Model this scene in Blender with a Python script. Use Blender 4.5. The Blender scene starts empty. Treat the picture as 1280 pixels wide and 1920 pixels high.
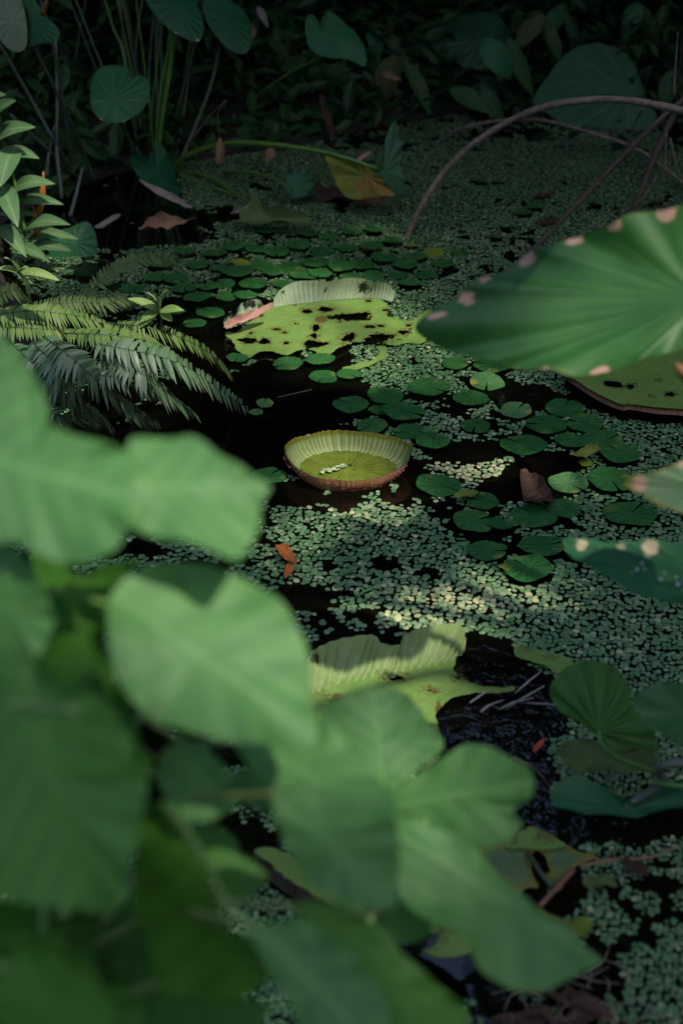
import bpy, math, random
import numpy as np
from mathutils import Vector
R = math.radians
random.seed(7)
rng = np.random.default_rng(7)
scn = bpy.context.scene
COL = scn.collection

# ------------------------------------------------------------------ camera
F = 2667.0; PITCH = R(31.0); CAM = np.array([0.0, 0.0, 1.5])
FWD = np.array([0, math.cos(PITCH), -math.sin(PITCH)]); UP = np.array([0, math.sin(PITCH), math.cos(PITCH)]); RT = np.array([1.0, 0, 0])
cd = bpy.data.cameras.new('camera'); cam = bpy.data.objects.new('camera', cd); COL.objects.link(cam)
cam.location = CAM; cam.rotation_euler = (R(90) - PITCH, 0, 0)
cd.sensor_fit = 'VERTICAL'; cd.sensor_height = 36.0; cd.sensor_width = 36.0; cd.lens = F / 1920 * 36
cd.clip_start = 0.05; cd.clip_end = 300
cd.dof.use_dof = True; cd.dof.focus_distance = 3.1; cd.dof.aperture_fstop = 3.0; cd.dof.aperture_blades = 9
scn.camera = cam

# ------------------------------------------------------------------ light
SUN_EL, SUN_AZ = R(56), R(140)         # azimuth measured from +Y (view direction) clockwise: right and behind the camera
SDIR = np.array([math.sin(SUN_AZ) * math.cos(SUN_EL), math.cos(SUN_AZ) * math.cos(SUN_EL), math.sin(SUN_EL)])
w = bpy.data.worlds.new('World'); scn.world = w; w.use_nodes = True
nt = w.node_tree; sky = nt.nodes.new('ShaderNodeTexSky'); sky.sky_type = 'NISHITA'; sky.sun_disc = False
sky.sun_elevation = SUN_EL; sky.sun_rotation = SUN_AZ
sky.air_density = 1.0; sky.dust_density = 1.8; sky.ozone_density = 0.8
bg = nt.nodes['Background']; nt.links.new(sky.outputs[0], bg.inputs[0]); bg.inputs[1].default_value = 0.15
sd = bpy.data.lights.new('sun', 'SUN'); so = bpy.data.objects.new('sun', sd); COL.objects.link(so)
sd.energy = 3.0; sd.angle = R(0.8); sd.color = (1.0, 0.93, 0.80)
so.rotation_euler = Vector(-SDIR).to_track_quat('-Z', 'Y').to_euler(); so.location = (0, 0, 12)
vs = scn.view_settings; vs.view_transform = 'Standard'; vs.look = 'None'; vs.exposure = 1.0; vs.gamma = 1.0; vs.use_curve_mapping = False
scn.cycles.use_denoising = True
scn.cycles.max_bounces = 6; scn.cycles.transparent_max_bounces = 4; scn.cycles.caustics_reflective = False; scn.cycles.caustics_refractive = False

# ------------------------------------------------------------------ helpers
def ray(px, py): return FWD + RT * ((px - 640) / F) - UP * ((py - 960) / F)
def at(px, py, z=0.0):
    r = ray(px, py); return CAM + r * ((z - CAM[2]) / r[2])
def aty(px, py, Y):
    r = ray(px, py); return CAM + r * (Y / r[1])
def atd(px, py, d): return CAM + ray(px, py) * d
def proj(P):
    d = P - CAM; dep = d @ FWD
    return 640 + F * (d @ RT) / dep, 960 - F * (d @ UP) / dep
def unit(v): v = np.asarray(v, float); return v / (np.linalg.norm(v) + 1e-12)

_lat = np.random.default_rng(3).random((8, 64, 64))
def vn(x, y, s=0):
    x = np.asarray(x, float) + 1000.0; y = np.asarray(y, float) + 1000.0
    ix = np.floor(x).astype(int); iy = np.floor(y).astype(int); fx = x - ix; fy = y - iy
    fx = fx * fx * (3 - 2 * fx); fy = fy * fy * (3 - 2 * fy); L = _lat[s % 8]
    g = lambda a, b: L[(ix + a) % 64, (iy + b) % 64]
    return (g(0, 0) * (1 - fx) + g(1, 0) * fx) * (1 - fy) + (g(0, 1) * (1 - fx) + g(1, 1) * fx) * fy
def fbm(x, y, s=0): return (vn(x, y, s) + .5 * vn(2 * x + 7, 2 * y + 3, s + 1) + .25 * vn(4 * x + 1, 4 * y + 9, s + 2)) / 1.75

def polysd(X, Y, P):
    P = np.asarray(P, float); Q = np.roll(P, -1, 0); d = np.full(X.shape, 1e9); ins = np.zeros(X.shape, bool)
    for (ax, ay), (bx, by) in zip(P, Q):
        ex, ey = bx - ax, by - ay; t = np.clip(((X - ax) * ex + (Y - ay) * ey) / (ex * ex + ey * ey + 1e-12), 0, 1)
        d = np.minimum(d, np.hypot(X - ax - t * ex, Y - ay - t * ey))
        c = ((ay > Y) != (by > Y)) & (X < (bx - ax) * (Y - ay) / (by - ay + 1e-15) + ax); ins ^= c
    return np.where(ins, d, -d)

def spline(P, n, closed=False):
    P = np.asarray(P, float); m = len(P)
    if closed:
        t = np.linspace(0, m, n, endpoint=False); i = np.floor(t).astype(int); f = (t - i)[:, None]
        p0, p1, p2, p3 = P[(i - 1) % m], P[i % m], P[(i + 1) % m], P[(i + 2) % m]
    else:
        t = np.linspace(0, m - 1, n); i = np.minimum(np.floor(t).astype(int), m - 2); f = (t - i)[:, None]
        E = np.vstack([2 * P[0] - P[1], P, 2 * P[-1] - P[-2]]); p0, p1, p2, p3 = E[i], E[i + 1], E[i + 2], E[i + 3]
    return .5 * (2 * p1 + (p2 - p0) * f + (2 * p0 - 5 * p1 + 4 * p2 - p3) * f ** 2 + (3 * p1 - p0 - 3 * p2 + p3) * f ** 3)

def mesh(name, V, Fc, mat, parent=None, smooth=True, uv=None, flat=None, attrs=None, fattrs=None):
    V = np.asarray(V, float)
    off = np.array(parent_world(parent)) if parent is not None else np.zeros(3)
    me = bpy.data.meshes.new(name); me.from_pydata((V - off).tolist(), [], [list(map(int, f)) for f in Fc])
    if smooth: me.polygons.foreach_set('use_smooth', np.ones(len(me.polygons), bool))
    li = None
    for nm, U in (('UVMap', uv), ('flat', flat)):
        if U is None: continue
        if li is None:
            li = np.empty(len(me.loops), int); me.loops.foreach_get('vertex_index', li)
        L = me.uv_layers.new(name=nm); L.data.foreach_set('uv', np.asarray(U, np.float32)[li].ravel())
    for nm, A in (attrs or {}).items():
        a = me.attributes.new(nm, 'FLOAT', 'POINT'); a.data.foreach_set('value', np.asarray(A, np.float32))
    for nm, A in (fattrs or {}).items():
        a = me.attributes.new(nm, 'FLOAT', 'FACE'); a.data.foreach_set('value', np.asarray(A, np.float32))
    if mat is not None:
        for m in (mat if isinstance(mat, (list, tuple)) else [mat]): me.materials.append(m)
    me.update()
    o = bpy.data.objects.new(name, me); COL.objects.link(o)
    if parent is not None: o.parent = parent
    return o
def parent_world(p):
    v = Vector((0, 0, 0))
    while p is not None: v += Vector(p.location); p = p.parent
    return v
def tag(o, label=None, cat=None, group=None, kind=None):
    if label: o['label'] = label
    if cat: o['category'] = cat
    if group: o['group'] = group
    if kind: o['kind'] = kind
    return o
def root(name, loc, label, cat, group=None):
    o = bpy.data.objects.new(name, None); COL.objects.link(o); o.location = tuple(float(v) for v in loc); o.empty_display_size = .05
    return tag(o, label, cat, group)
def tube(name, P, rad, mat, parent=None, n=24, k=8, cap=True, lumps=0.0):
    P = spline(P, n); r = np.interp(np.linspace(0, 1, n), np.linspace(0, 1, len(rad)), rad) if hasattr(rad, '__len__') else np.full(n, rad)
    T = np.gradient(P, axis=0); T /= np.linalg.norm(T, axis=1)[:, None] + 1e-12
    nrm = unit(np.cross(T[0], [0.31, 0.2, 0.93] if abs(T[0][2]) < .9 else [1, 0, 0])); V = []
    for i in range(n):
        nrm = unit(nrm - T[i] * (nrm @ T[i])); b = np.cross(T[i], nrm)
        for j in range(k):
            a = 2 * math.pi * j / k; rr = r[i] * (1 + lumps * (random.random() - .5))
            V.append(P[i] + (nrm * math.cos(a) + b * math.sin(a)) * rr)
    Fc = [[i * k + j, i * k + (j + 1) % k, (i + 1) * k + (j + 1) % k, (i + 1) * k + j] for i in range(n - 1) for j in range(k)]
    if cap: Fc += [list(range(k))[::-1], list(range((n - 1) * k, n * k))]
    U = [(i / (n - 1), j / k) for i in range(n) for j in range(k)]
    return mesh(name, V, Fc, mat, parent, uv=U)

# ------------------------------------------------------------------ materials
class G:
    def __init__(s, name):
        s.m = bpy.data.materials.new(name); s.m.use_nodes = True; s.t = s.m.node_tree
        s.t.nodes.clear(); s.out = s.n('ShaderNodeOutputMaterial')
    def n(s, typ, ins=None, **kw):
        x = s.t.nodes.new(typ)
        for k, v in kw.items(): setattr(x, k, v)
        for k, v in (ins or {}).items(): s.set(x.inputs[k], v)
        return x
    def set(s, sock, v):
        if isinstance(v, bpy.types.Node): v = v.outputs[0]
        if isinstance(v, bpy.types.NodeSocket): s.t.links.new(v, sock)
        else:
            if isinstance(v, tuple) and len(v) == 3 and sock.type == 'RGBA': v = (*v, 1)
            sock.default_value = v
    def math(s, op, a, b=0.0, c=0.0): return s.n('ShaderNodeMath', {0: a, 1: b, 2: c}, operation=op).outputs[0]
    def sm(s, v, lo, hi): return s.n('ShaderNodeMapRange', {'Value': v, 'From Min': lo, 'From Max': hi}, interpolation_type='SMOOTHSTEP').outputs[0]
    def mix(s, f, a, b):
        x = s.n('ShaderNodeMix', data_type='RGBA'); s.set(x.inputs[0], f); s.set(x.inputs[6], a); s.set(x.inputs[7], b); return x.outputs[2]
    def noise(s, scale, det=4, rough=.6, vec=None, dist=0.0):
        x = s.n('ShaderNodeTexNoise', {'Scale': scale, 'Detail': det, 'Roughness': rough, 'Distortion': dist})
        if vec is not None: s.set(x.inputs['Vector'], vec)
        return x.outputs[0]
    def geo(s): return s.n('ShaderNodeNewGeometry').outputs['Position']
    def attr(s, nm): return s.n('ShaderNodeAttribute', attribute_name=nm).outputs['Fac']
    def uv(s, nm):
        u = s.n('ShaderNodeUVMap', uv_map=nm); x = s.n('ShaderNodeSeparateXYZ', {0: u}); return x.outputs[0], x.outputs[1]
    def bump(s, h, st, d=.002): return s.n('ShaderNodeBump', {'Height': h, 'Strength': st, 'Distance': d}).outputs[0]
    def finish(s, col, rough=.5, bump=None, trans=0.0, tcol=None, spec=.5, back=None):
        if back is not None:
            bf = s.n('ShaderNodeNewGeometry').outputs['Backfacing']; col = s.mix(bf, col, back)
        p = s.n('ShaderNodeBsdfPrincipled', {'Base Color': col, 'Roughness': rough, 'Specular IOR Level': spec})
        if bump is not None: s.set(p.inputs['Normal'], bump)
        sh = p.outputs[0]
        if trans > 0:
            t = s.n('ShaderNodeBsdfTranslucent', {'Color': tcol if tcol is not None else col})
            sh = s.n('ShaderNodeMixShader', {0: trans, 1: sh, 2: t}).outputs[0]
        s.t.links.new(sh, s.out.inputs[0]); return s.m

def leaf_mat(name, a, b, vein=None, mode='radial', nv=14, rough=.42, trans=.25, spot=None, spot2=None, nscale=18, veinw=.5, bumps=.4, tcol=None, spec=.18, holes=None, slope=.6, back=None):
    g = G(name); pos = g.geo(); rnd = g.n('ShaderNodeObjectInfo').outputs['Random']
    n1 = g.noise(nscale, 5, .65, pos); n2 = g.noise(nscale * 5, 3, .6, pos)
    f = g.math('ADD', g.math('MULTIPLY', g.sm(n1, .3, .7), .75), g.math('MULTIPLY', rnd, .3))
    col = g.mix(f, a, b)
    h = g.math('MULTIPLY', n2, .25)
    if vein is not None:
        if mode == 'wall':
            u, v = g.uv('UVMap'); t = g.math('FRACT', g.math('MULTIPLY', u, float(nv))); d = g.math('MULTIPLY', g.math('ABSOLUTE', g.math('SUBTRACT', t, .5)), 2)
            vv = g.math('MULTIPLY', g.sm(d, .55, 1.0), g.sm(v, 1.0, .5)); rel = g.sm(d, 1.0, .2)
        elif mode == 'radial':
            u, v = g.uv('UVMap'); wob = g.math('MULTIPLY', g.math('SUBTRACT', n1, .5), .25)
            t = g.math('FRACT', g.math('ADD', g.math('MULTIPLY', u, float(nv)), wob)); d = g.math('MULTIPLY', g.math('ABSOLUTE', g.math('SUBTRACT', t, .5)), 2)
            vv = g.sm(d, .80, 1.0); rel = g.sm(d, .2, 1.0)
            vv = g.math('MULTIPLY', vv, g.sm(v, 1.02, .55)); rel = g.math('MULTIPLY', rel, g.sm(v, .05, .3))
        else:
            u, v = g.uv('flat'); av = g.math('ABSOLUTE', v); wob = g.math('MULTIPLY', g.math('SUBTRACT', n1, .5), .03)
            t = g.math('FRACT', g.math('MULTIPLY', g.math('ADD', g.math('SUBTRACT', u, g.math('MULTIPLY', av, slope)), wob), float(nv)))
            d = g.math('MULTIPLY', g.math('ABSOLUTE', g.math('SUBTRACT', t, .5)), 2); vv = g.sm(d, .88, 1.0); rel = g.sm(d, .2, 1.0)
            col = g.mix(g.math('MULTIPLY', g.math('MULTIPLY', g.sm(d, .35, 1.0), g.sm(av, .0, .12)), .38), col, (a[0] * .45, a[1] * .5, a[2] * .6))
            mid = g.sm(av, .022, .006); vv = g.math('MAXIMUM', g.math('MULTIPLY', vv, .6), mid); rel = g.math('MAXIMUM', rel, mid)
        col = g.mix(g.math('MULTIPLY', vv, veinw), col, vein); h = g.math('SUBTRACT', h, g.math('MULTIPLY', rel, .8))
    if mode == 'net':
        vo = g.n('ShaderNodeTexVoronoi', {'Vector': pos, 'Scale': 70.0}, feature='DISTANCE_TO_EDGE').outputs[0]; ve = g.sm(vo, .10, .0)
        col = g.mix(g.math('MULTIPLY', ve, .30), col, (min(1, b[0] * 1.25), min(1, b[1] * 1.2), b[2] * 1.5)); h = g.math('SUBTRACT', h, g.math('MULTIPLY', ve, .5))
        pt = g.sm(g.noise(7, 4, .7, pos), .5, .72); col = g.mix(g.math('MULTIPLY', pt, .5), col, (b[0] * 1.15, b[1] * .9, b[2] * .6))
        br = g.sm(g.noise(26, 4, .7, pos), .62, .74); col = g.mix(g.math('MULTIPLY', br, .5), col, (.10, .07, .015))
    if spot is not None:
        s_ = g.sm(g.math('ADD', g.attr('spot'), g.math('MULTIPLY', g.math('SUBTRACT', n2, .5), 1.1)), .30, .62)
        col = g.mix(s_, col, spot)
    if spot2 is not None:
        s_ = g.sm(g.math('ADD', g.attr('edge'), g.math('MULTIPLY', g.math('SUBTRACT', n1, .5), .9)), .45, .8)
        col = g.mix(s_, col, spot2)
    speck = g.sm(g.noise(nscale * 9, 2, .5, pos), .70, .76)
    col = g.mix(g.math('MULTIPLY', speck, .45), col, (a[0] * .5 + .02, a[1] * .35 + .01, a[2] * .3))
    rr = g.n('ShaderNodeMapRange', {'Value': n1, 'To Min': rough - .08, 'To Max': rough + .14}).outputs[0]
    return g.finish(col, rr, g.bump(h, bumps, .004), trans, tcol, spec, back)

def stem_mat(name, a, b, rough=.5, sc=40):
    g = G(name); p = g.geo(); n1 = g.noise(sc, 5, .65, p); n2 = g.noise(sc * .2, 3, .6, p)
    col = g.mix(g.sm(g.math('ADD', g.math('MULTIPLY', n1, .6), g.math('MULTIPLY', n2, .4)), .38, .62), a, b)
    return g.finish(col, rough, g.bump(n1, .5, .004))

M = {}
M['near_leaf'] = leaf_mat('near_leaf', (.06, .185, .05), (.11, .255, .078), (.15, .31, .11), 'pinnate', 5, .5, .32, nscale=8, tcol=(.08, .28, .03), veinw=.6, bumps=.2, slope=.8, spec=.25)
M['near_leaf_deep'] = leaf_mat('near_leaf_deep', (.042, .14, .014), (.068, .185, .024), (.08, .18, .04), 'pinnate', 7, .5, .35, nscale=11, tcol=(.06, .26, .015), veinw=.35, bumps=.12, slope=.8)
M['taro_near'] = leaf_mat('taro_near', (.010, .065, .014), (.045, .15, .035), (.10, .20, .06), 'radial', 13, .40, .25, spot=(.56, .34, .26), spot2=(.16, .20, .03), nscale=5, tcol=(.04, .22, .02), bumps=.12, veinw=.4, spec=.35)
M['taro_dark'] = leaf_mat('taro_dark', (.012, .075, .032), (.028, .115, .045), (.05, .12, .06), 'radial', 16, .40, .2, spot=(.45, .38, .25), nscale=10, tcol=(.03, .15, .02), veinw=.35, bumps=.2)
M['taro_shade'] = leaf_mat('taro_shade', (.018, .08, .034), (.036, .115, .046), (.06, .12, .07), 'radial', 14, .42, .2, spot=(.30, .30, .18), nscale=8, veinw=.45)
M['taro_pale'] = leaf_mat('taro_pale', (.09, .14, .09), (.15, .20, .12), (.2, .24, .15), 'radial', 14, .5, .2, nscale=8)
M['taro_yellow'] = leaf_mat('taro_yellow', (.05, .13, .03), (.28, .25, .03), (.33, .30, .08), 'radial', 12, .5, .3, spot=(.27, .16, .04), nscale=14, veinw=.6)
M['taro_back'] = leaf_mat('taro_back', (.03, .10, .05), (.05, .13, .06), (.14, .2, .12), 'radial', 12, .55, .2, nscale=14)
M['pad_small'] = leaf_mat('pad_small', (.012, .066, .016), (.03, .115, .028), (.05, .13, .05), 'radial', 12, .36, .1, spot=(.065, .12, .03), nscale=26, veinw=.3, bumps=.45)
M['pad_light'] = leaf_mat('pad_light', (.05, .14, .045), (.085, .19, .06), (.12, .22, .09), 'radial', 12, .4, .15, spot=(.25, .24, .05), nscale=26, veinw=.35)
M['pad_yellow'] = leaf_mat('pad_yellow', (.14, .19, .02), (.11, .17, .02), (.3, .28, .1), 'radial', 12, .45, .2, spot=(.25, .14, .03), nscale=26, veinw=.3)
M['victoria'] = leaf_mat('victoria', (.10, .195, .04), (.165, .265, .06), None, mode='net', rough=.5, trans=.15, spot=(.10, .075, .02), nscale=22, bumps=.5)
M['victoria_rim'] = leaf_mat('victoria_rim', (.20, .27, .15), (.32, .38, .24), None, rough=.5, trans=.25, spot=(.012, .012, .008), nscale=30, tcol=(.25, .3, .05), bumps=.4)
M['victoria_green_rim'] = leaf_mat('victoria_green_rim', (.17, .26, .07), (.29, .37, .16), None, rough=.5, trans=.25, spot=(.03, .025, .008), nscale=30, tcol=(.25, .32, .05), bumps=.4)
M['victoria_bowl'] = leaf_mat('victoria_bowl', (.055, .085, .008), (.12, .15, .018), (.20, .24, .05), 'radial', 24, .5, .1, spot=(.02, .02, .01), nscale=45, veinw=.4, bumps=.7)
M['bowl_wall'] = leaf_mat('bowl_wall', (.15, .22, .06), (.25, .31, .11), (.40, .45, .24), 'wall', 62, veinw=.8, rough=.5, trans=.3, spot2=(.15, .17, .02), nscale=30, tcol=(.30, .32, .03), bumps=.3)
M['bowl_outer'] = leaf_mat('bowl_outer', (.38, .17, .05), (.50, .21, .13), None, rough=.55, trans=.1, spot2=(.46, .17, .19), nscale=34, bumps=.5)
M['taro_painted_sun'] = leaf_mat('taro_painted_sun', (.12, .24, .10), (.22, .33, .18), (.3, .4, .22), 'radial', 13, .42, .25, spot=(.60, .38, .28), spot2=(.30, .26, .03), nscale=5, tcol=(.1, .25, .03), veinw=.3)  # paler copy of the near taro leaf, sunlight put into its colours
M['taro_low'] = leaf_mat('taro_low', (.025, .085, .016), (.05, .13, .025), (.10, .19, .05), 'radial', 13, .42, .3, nscale=10, tcol=(.06, .25, .01), veinw=.5, bumps=.4)
M['taro_mid'] = leaf_mat('taro_mid', (.016, .095, .034), (.035, .14, .045), (.10, .22, .10), 'radial', 12, .42, .2, spot=(.4, .36, .2), nscale=10, veinw=.6, bumps=.4)
M['red'] = M['dead_red'] = stem_mat('dead_red', (.35, .03, .015), (.25, .04, .02), .5, 60)
M['rust'] = stem_mat('rust', (.20, .075, .025), (.11, .06, .02), .55, 90)
M['fern'] = leaf_mat('fern', (.065, .145, .06), (.14, .21, .11), None, rough=.36, trans=.2, nscale=9, bumps=.2, spec=.6)
M['fern_gold'] = leaf_mat('fern_gold', (.075, .155, .035), (.15, .21, .065), None, rough=.42, trans=.3, nscale=12, bumps=.2)
M['fern_olive'] = leaf_mat('fern_olive', (.055, .105, .03), (.10, .14, .045), None, rough=.5, trans=.25, nscale=12, bumps=.2)
M['ginger'] = leaf_mat('ginger', (.06, .14, .055), (.11, .20, .08), (.18, .25, .12), 'pinnate', 26, .38, .25, nscale=14, slope=1.2, veinw=.5)
M['seedling'] = leaf_mat('seedling', (.16, .27, .06), (.26, .36, .12), (.3, .4, .2), 'pinnate', 9, .45, .35, nscale=30)
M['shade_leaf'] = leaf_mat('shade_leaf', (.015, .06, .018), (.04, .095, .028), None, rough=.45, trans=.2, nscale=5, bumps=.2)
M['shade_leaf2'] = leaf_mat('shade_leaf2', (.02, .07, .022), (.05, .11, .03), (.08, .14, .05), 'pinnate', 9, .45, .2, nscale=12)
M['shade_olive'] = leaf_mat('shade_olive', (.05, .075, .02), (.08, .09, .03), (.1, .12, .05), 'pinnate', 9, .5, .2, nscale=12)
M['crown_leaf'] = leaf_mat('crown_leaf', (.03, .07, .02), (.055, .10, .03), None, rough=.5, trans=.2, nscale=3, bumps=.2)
M['stem_green'] = stem_mat('stem_green', (.05, .13, .02), (.09, .18, .03), .4, 30)
M['stem_pale'] = stem_mat('stem_pale', (.14, .22, .07), (.19, .26, .09), .5, 30)
M['stem_dark'] = stem_mat('stem_dark', (.02, .05, .02), (.05, .07, .03), .5, 30)
M['stem_grey'] = stem_mat('stem_grey', (.08, .10, .08), (.05, .07, .05), .5, 30)
M['bark'] = stem_mat('bark', (.085, .06, .042), (.19, .145, .105), .7, 60)
M['bark_dark'] = stem_mat('bark_dark', (.035, .025, .018), (.075, .055, .04), .8, 40)
M['dead'] = leaf_mat('dead', (.24, .13, .075), (.34, .21, .13), (.2, .1, .05), 'pinnate', 10, .6, .15, nscale=40, bumps=.6)
M['dead_orange'] = leaf_mat('dead_orange', (.42, .13, .03), (.30, .09, .03), (.2, .06, .02), 'pinnate', 8, .45, .2, nscale=60, bumps=.4)
M['dead_pink'] = leaf_mat('dead_pink', (.42, .22, .17), (.33, .17, .13), (.45, .28, .22), 'pinnate', 2, .5, .2, nscale=50, bumps=.4)
M['dead_white'] = leaf_mat('dead_white', (.24, .21, .18), (.16, .13, .11), None, rough=.6, trans=.1, nscale=40)
M['dead_brown'] = leaf_mat('dead_brown', (.042, .025, .015), (.08, .045, .028), (.06, .03, .02), 'pinnate', 6, .6, .1, nscale=40, bumps=.6)
M['orange'] = stem_mat('orange', (.34, .13, .01), (.24, .08, .01), .5, 60)

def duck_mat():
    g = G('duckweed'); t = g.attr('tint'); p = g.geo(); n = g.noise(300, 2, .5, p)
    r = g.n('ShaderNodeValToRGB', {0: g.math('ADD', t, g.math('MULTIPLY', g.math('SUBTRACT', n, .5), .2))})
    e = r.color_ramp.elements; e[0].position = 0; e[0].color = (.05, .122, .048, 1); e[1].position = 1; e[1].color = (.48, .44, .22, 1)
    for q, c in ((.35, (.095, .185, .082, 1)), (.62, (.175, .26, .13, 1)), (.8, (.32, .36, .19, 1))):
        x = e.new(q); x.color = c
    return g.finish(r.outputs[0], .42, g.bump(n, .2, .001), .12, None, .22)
M['duckweed'] = duck_mat()
def water_mat():
    g = G('pond_water'); p = g.geo()
    mp = g.n('ShaderNodeMapping', {0: p}); mp.inputs['Scale'].default_value = (1, 1, 1)
    n1 = g.noise(9, 2, .5, mp); n2 = g.noise(34, 2, .55, mp, .6)
    dv = g.n('ShaderNodeVectorMath', {0: p, 1: (float(RIP[0]), float(RIP[1]), 0.0)}, operation='DISTANCE').outputs['Value']
    k = g.sm(dv, .42, .10)
    h = g.math('ADD', g.math('MULTIPLY', n1, .10), g.math('MULTIPLY', g.math('MULTIPLY', n2, k), .9))
    n3 = g.noise(3, 4, .6, p); col = g.mix(g.sm(n3, .35, .7), (.0012, .0014, .001), (.0035, .003, .0016))
    return g.finish(col, .03, g.bump(h, .55, .012), 0, None, .5)
RIP = at(930, 1390)
M['water'] = water_mat()
def soil_mat():
    g = G('soil'); p = g.geo(); n = g.noise(14, 6, .7, p); n2 = g.noise(60, 4, .7, p)
    col = g.mix(g.sm(n, .35, .65), (.010, .008, .006), (.028, .022, .014)); col = g.mix(g.sm(n2, .55, .7), col, (.022, .026, .012))
    return g.finish(col, .9, g.bump(g.math('ADD', n, n2), .9, .03))
M['soil'] = soil_mat()

# ------------------------------------------------------------------ setting: terrain and water
POND = [(-1.05, 1.02), (1.7, 1.02), (2.3, 2.5), (2.4, 4.5), (2.1, 5.7), (.8, 5.75), (-.1, 5.1), (-.75, 4.75), (-1.05, 4.25), (-.95, 3.8), (-.72, 3.35), (-.66, 2.95), (-.8, 2.62), (-1.05, 2.3)]
def ground_z(x, y):
    x = np.asarray(x, float); y = np.asarray(y, float); s = -polysd(x, y, POND)
    h = np.where(s < 0, np.maximum(s * 1.1, -.3), .30 * (1 - np.exp(-s * 2.2)) + np.clip(s - 2, 0, 6) * .12)
    return h + (fbm(x * 3, y * 3, 2) - .5) * .10 * np.clip(np.abs(s) * 4, 0, 1)
def terrain():
    a = np.concatenate([[-60, -30, -16, -9, -6], np.arange(-4, 4.01, .1), [6, 9, 16, 30, 60]])
    b = np.concatenate([[-60, -30, -16, -9, -5, -3, -1], np.arange(0, 8.01, .1), [9, 11, 16, 30, 60]])
    X, Y = np.meshgrid(a, b); Z = ground_z(X.ravel(), Y.ravel()); nx = len(a)
    Fc = [[j * nx + i, j * nx + i + 1, (j + 1) * nx + i + 1, (j + 1) * nx + i] for j in range(len(b) - 1) for i in range(nx - 1)]
    tag(mesh('ground', np.c_[X.ravel(), Y.ravel(), Z], Fc, M['soil']), 'dark bare soil banks around the pond', 'ground', kind='structure')
terrain()
o = mesh('pond_water', [(-1.6, .8, 0), (2.8, .8, 0), (2.8, 6.2, 0), (-1.6, 6.2, 0)], [[0, 1, 2, 3]], M['water'], smooth=False)
tag(o, 'still black pond water with rippled sky reflections', 'water', kind='structure')

# ------------------------------------------------------------------ leaf from an outline
def leaf(name, parent, P, C, mat, n=None, cup=.0, ruff=.0, m=5, corr=.0, nv=14, droop=.0, base=None, tip=None, rings=9, seg=84, spots=(), sr=.02, edge=0, thick=0, jag=0, bend=None):
    """P closed outline (world points), C attachment point inside it; rings grow from C to the outline."""
    P = spline(P, seg, True); C = np.asarray(C, float); ce = P.mean(0)
    if n is None:
        u_, s_, vt = np.linalg.svd(P - ce); n = vt[2]
    n = unit(n); n = n if n @ (CAM - ce) > 0 else -n
    base = C if base is None else np.asarray(base); tip = P[np.argmax(np.linalg.norm(P - base, axis=1))] if tip is None else np.asarray(tip)
    ax = unit((tip - base) - n * ((tip - base) @ n)); L = np.linalg.norm(tip - base); sx = np.cross(n, ax)
    size = np.linalg.norm(P - ce, axis=1).mean(); ph = random.random() * 6.28
    if jag:
        d = P - ce; P = ce + d * (1 + jag * (rng.random(seg)[:, None] - .6))
    V = [C]; V0 = [C]; U = [(0, 0)]; E = [0.]; th = np.arange(seg) / seg
    for k in range(1, rings + 1):
        r = k / rings; Q = C + (P - C) * r
        h = size * (cup * r * r + ruff * r * r * np.sin(m * 2 * math.pi * th + ph) + ruff * .5 * r ** 3 * np.sin((2 * m + 3) * 2 * math.pi * th + 2 * ph))
        if corr: h = h - size * corr * np.abs(np.cos(math.pi * nv * th)) * min(1, 2.2 * r) * (1 - .3 * r)
        al = (Q - base) @ ax / max(L, 1e-6); h = h - droop * L * np.clip(al, 0, 2) ** 2
        V0 += list(Q); V += list(Q + n * h[:, None]); U += [(t, r) for t in th]; E += [max(0, (r - .78) / .22) * edge] * seg
    V = np.array(V); V0 = np.array(V0)
    Fc = [[0, 1 + j, 1 + (j + 1) % seg] for j in range(seg)]
    for k in range(rings - 1):
        a = 1 + k * seg; b = a + seg; Fc += [[a + j, b + j, b + (j + 1) % seg, a + (j + 1) % seg] for j in range(seg)]
    flat = np.c_[(V - base) @ ax / L, (V - base) @ sx / L]
    S = np.zeros(len(V))
    for s in spots:
        s = np.asarray(s, float); rr = s[3] if len(s) > 3 else sr
        S = np.maximum(S, 1.2 - np.linalg.norm(V0 - s[:3], axis=1) / rr * .8)
    # make faces wind towards n
    a, b, c = V[Fc[0][0]], V[Fc[0][1]], V[Fc[0][2]]
    if np.cross(b - a, c - a) @ n < 0: Fc = [f[::-1] for f in Fc]
    ob = mesh(name, V, Fc, mat, parent, uv=U, flat=flat, attrs={'spot': np.clip(S, 0, 1), 'edge': np.array(E)})
    if thick:
        md = ob.modifiers.new('solid', 'SOLIDIFY'); md.thickness = thick; md.offset = -1
    return ob
def leaf_px(name, parent, px, cpx, d, n, mat, spots=(), **kw):
    n = unit(n); P0 = atd(*cpx, d)
    def hit(x, y):
        r = ray(x, y); return CAM + r * (((P0 - CAM) @ n) / (r @ n))
    P = [hit(*p) for p in px]
    for k in ('base', 'tip'):
        if k in kw: kw[k] = hit(*kw[k])
    sp = [tuple(hit(s[0], s[1])) + ((s[2] * d / F,) if len(s) > 2 else ()) for s in spots]
    return leaf(name, parent, P, P0, mat, n, spots=sp, **kw)
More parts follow.
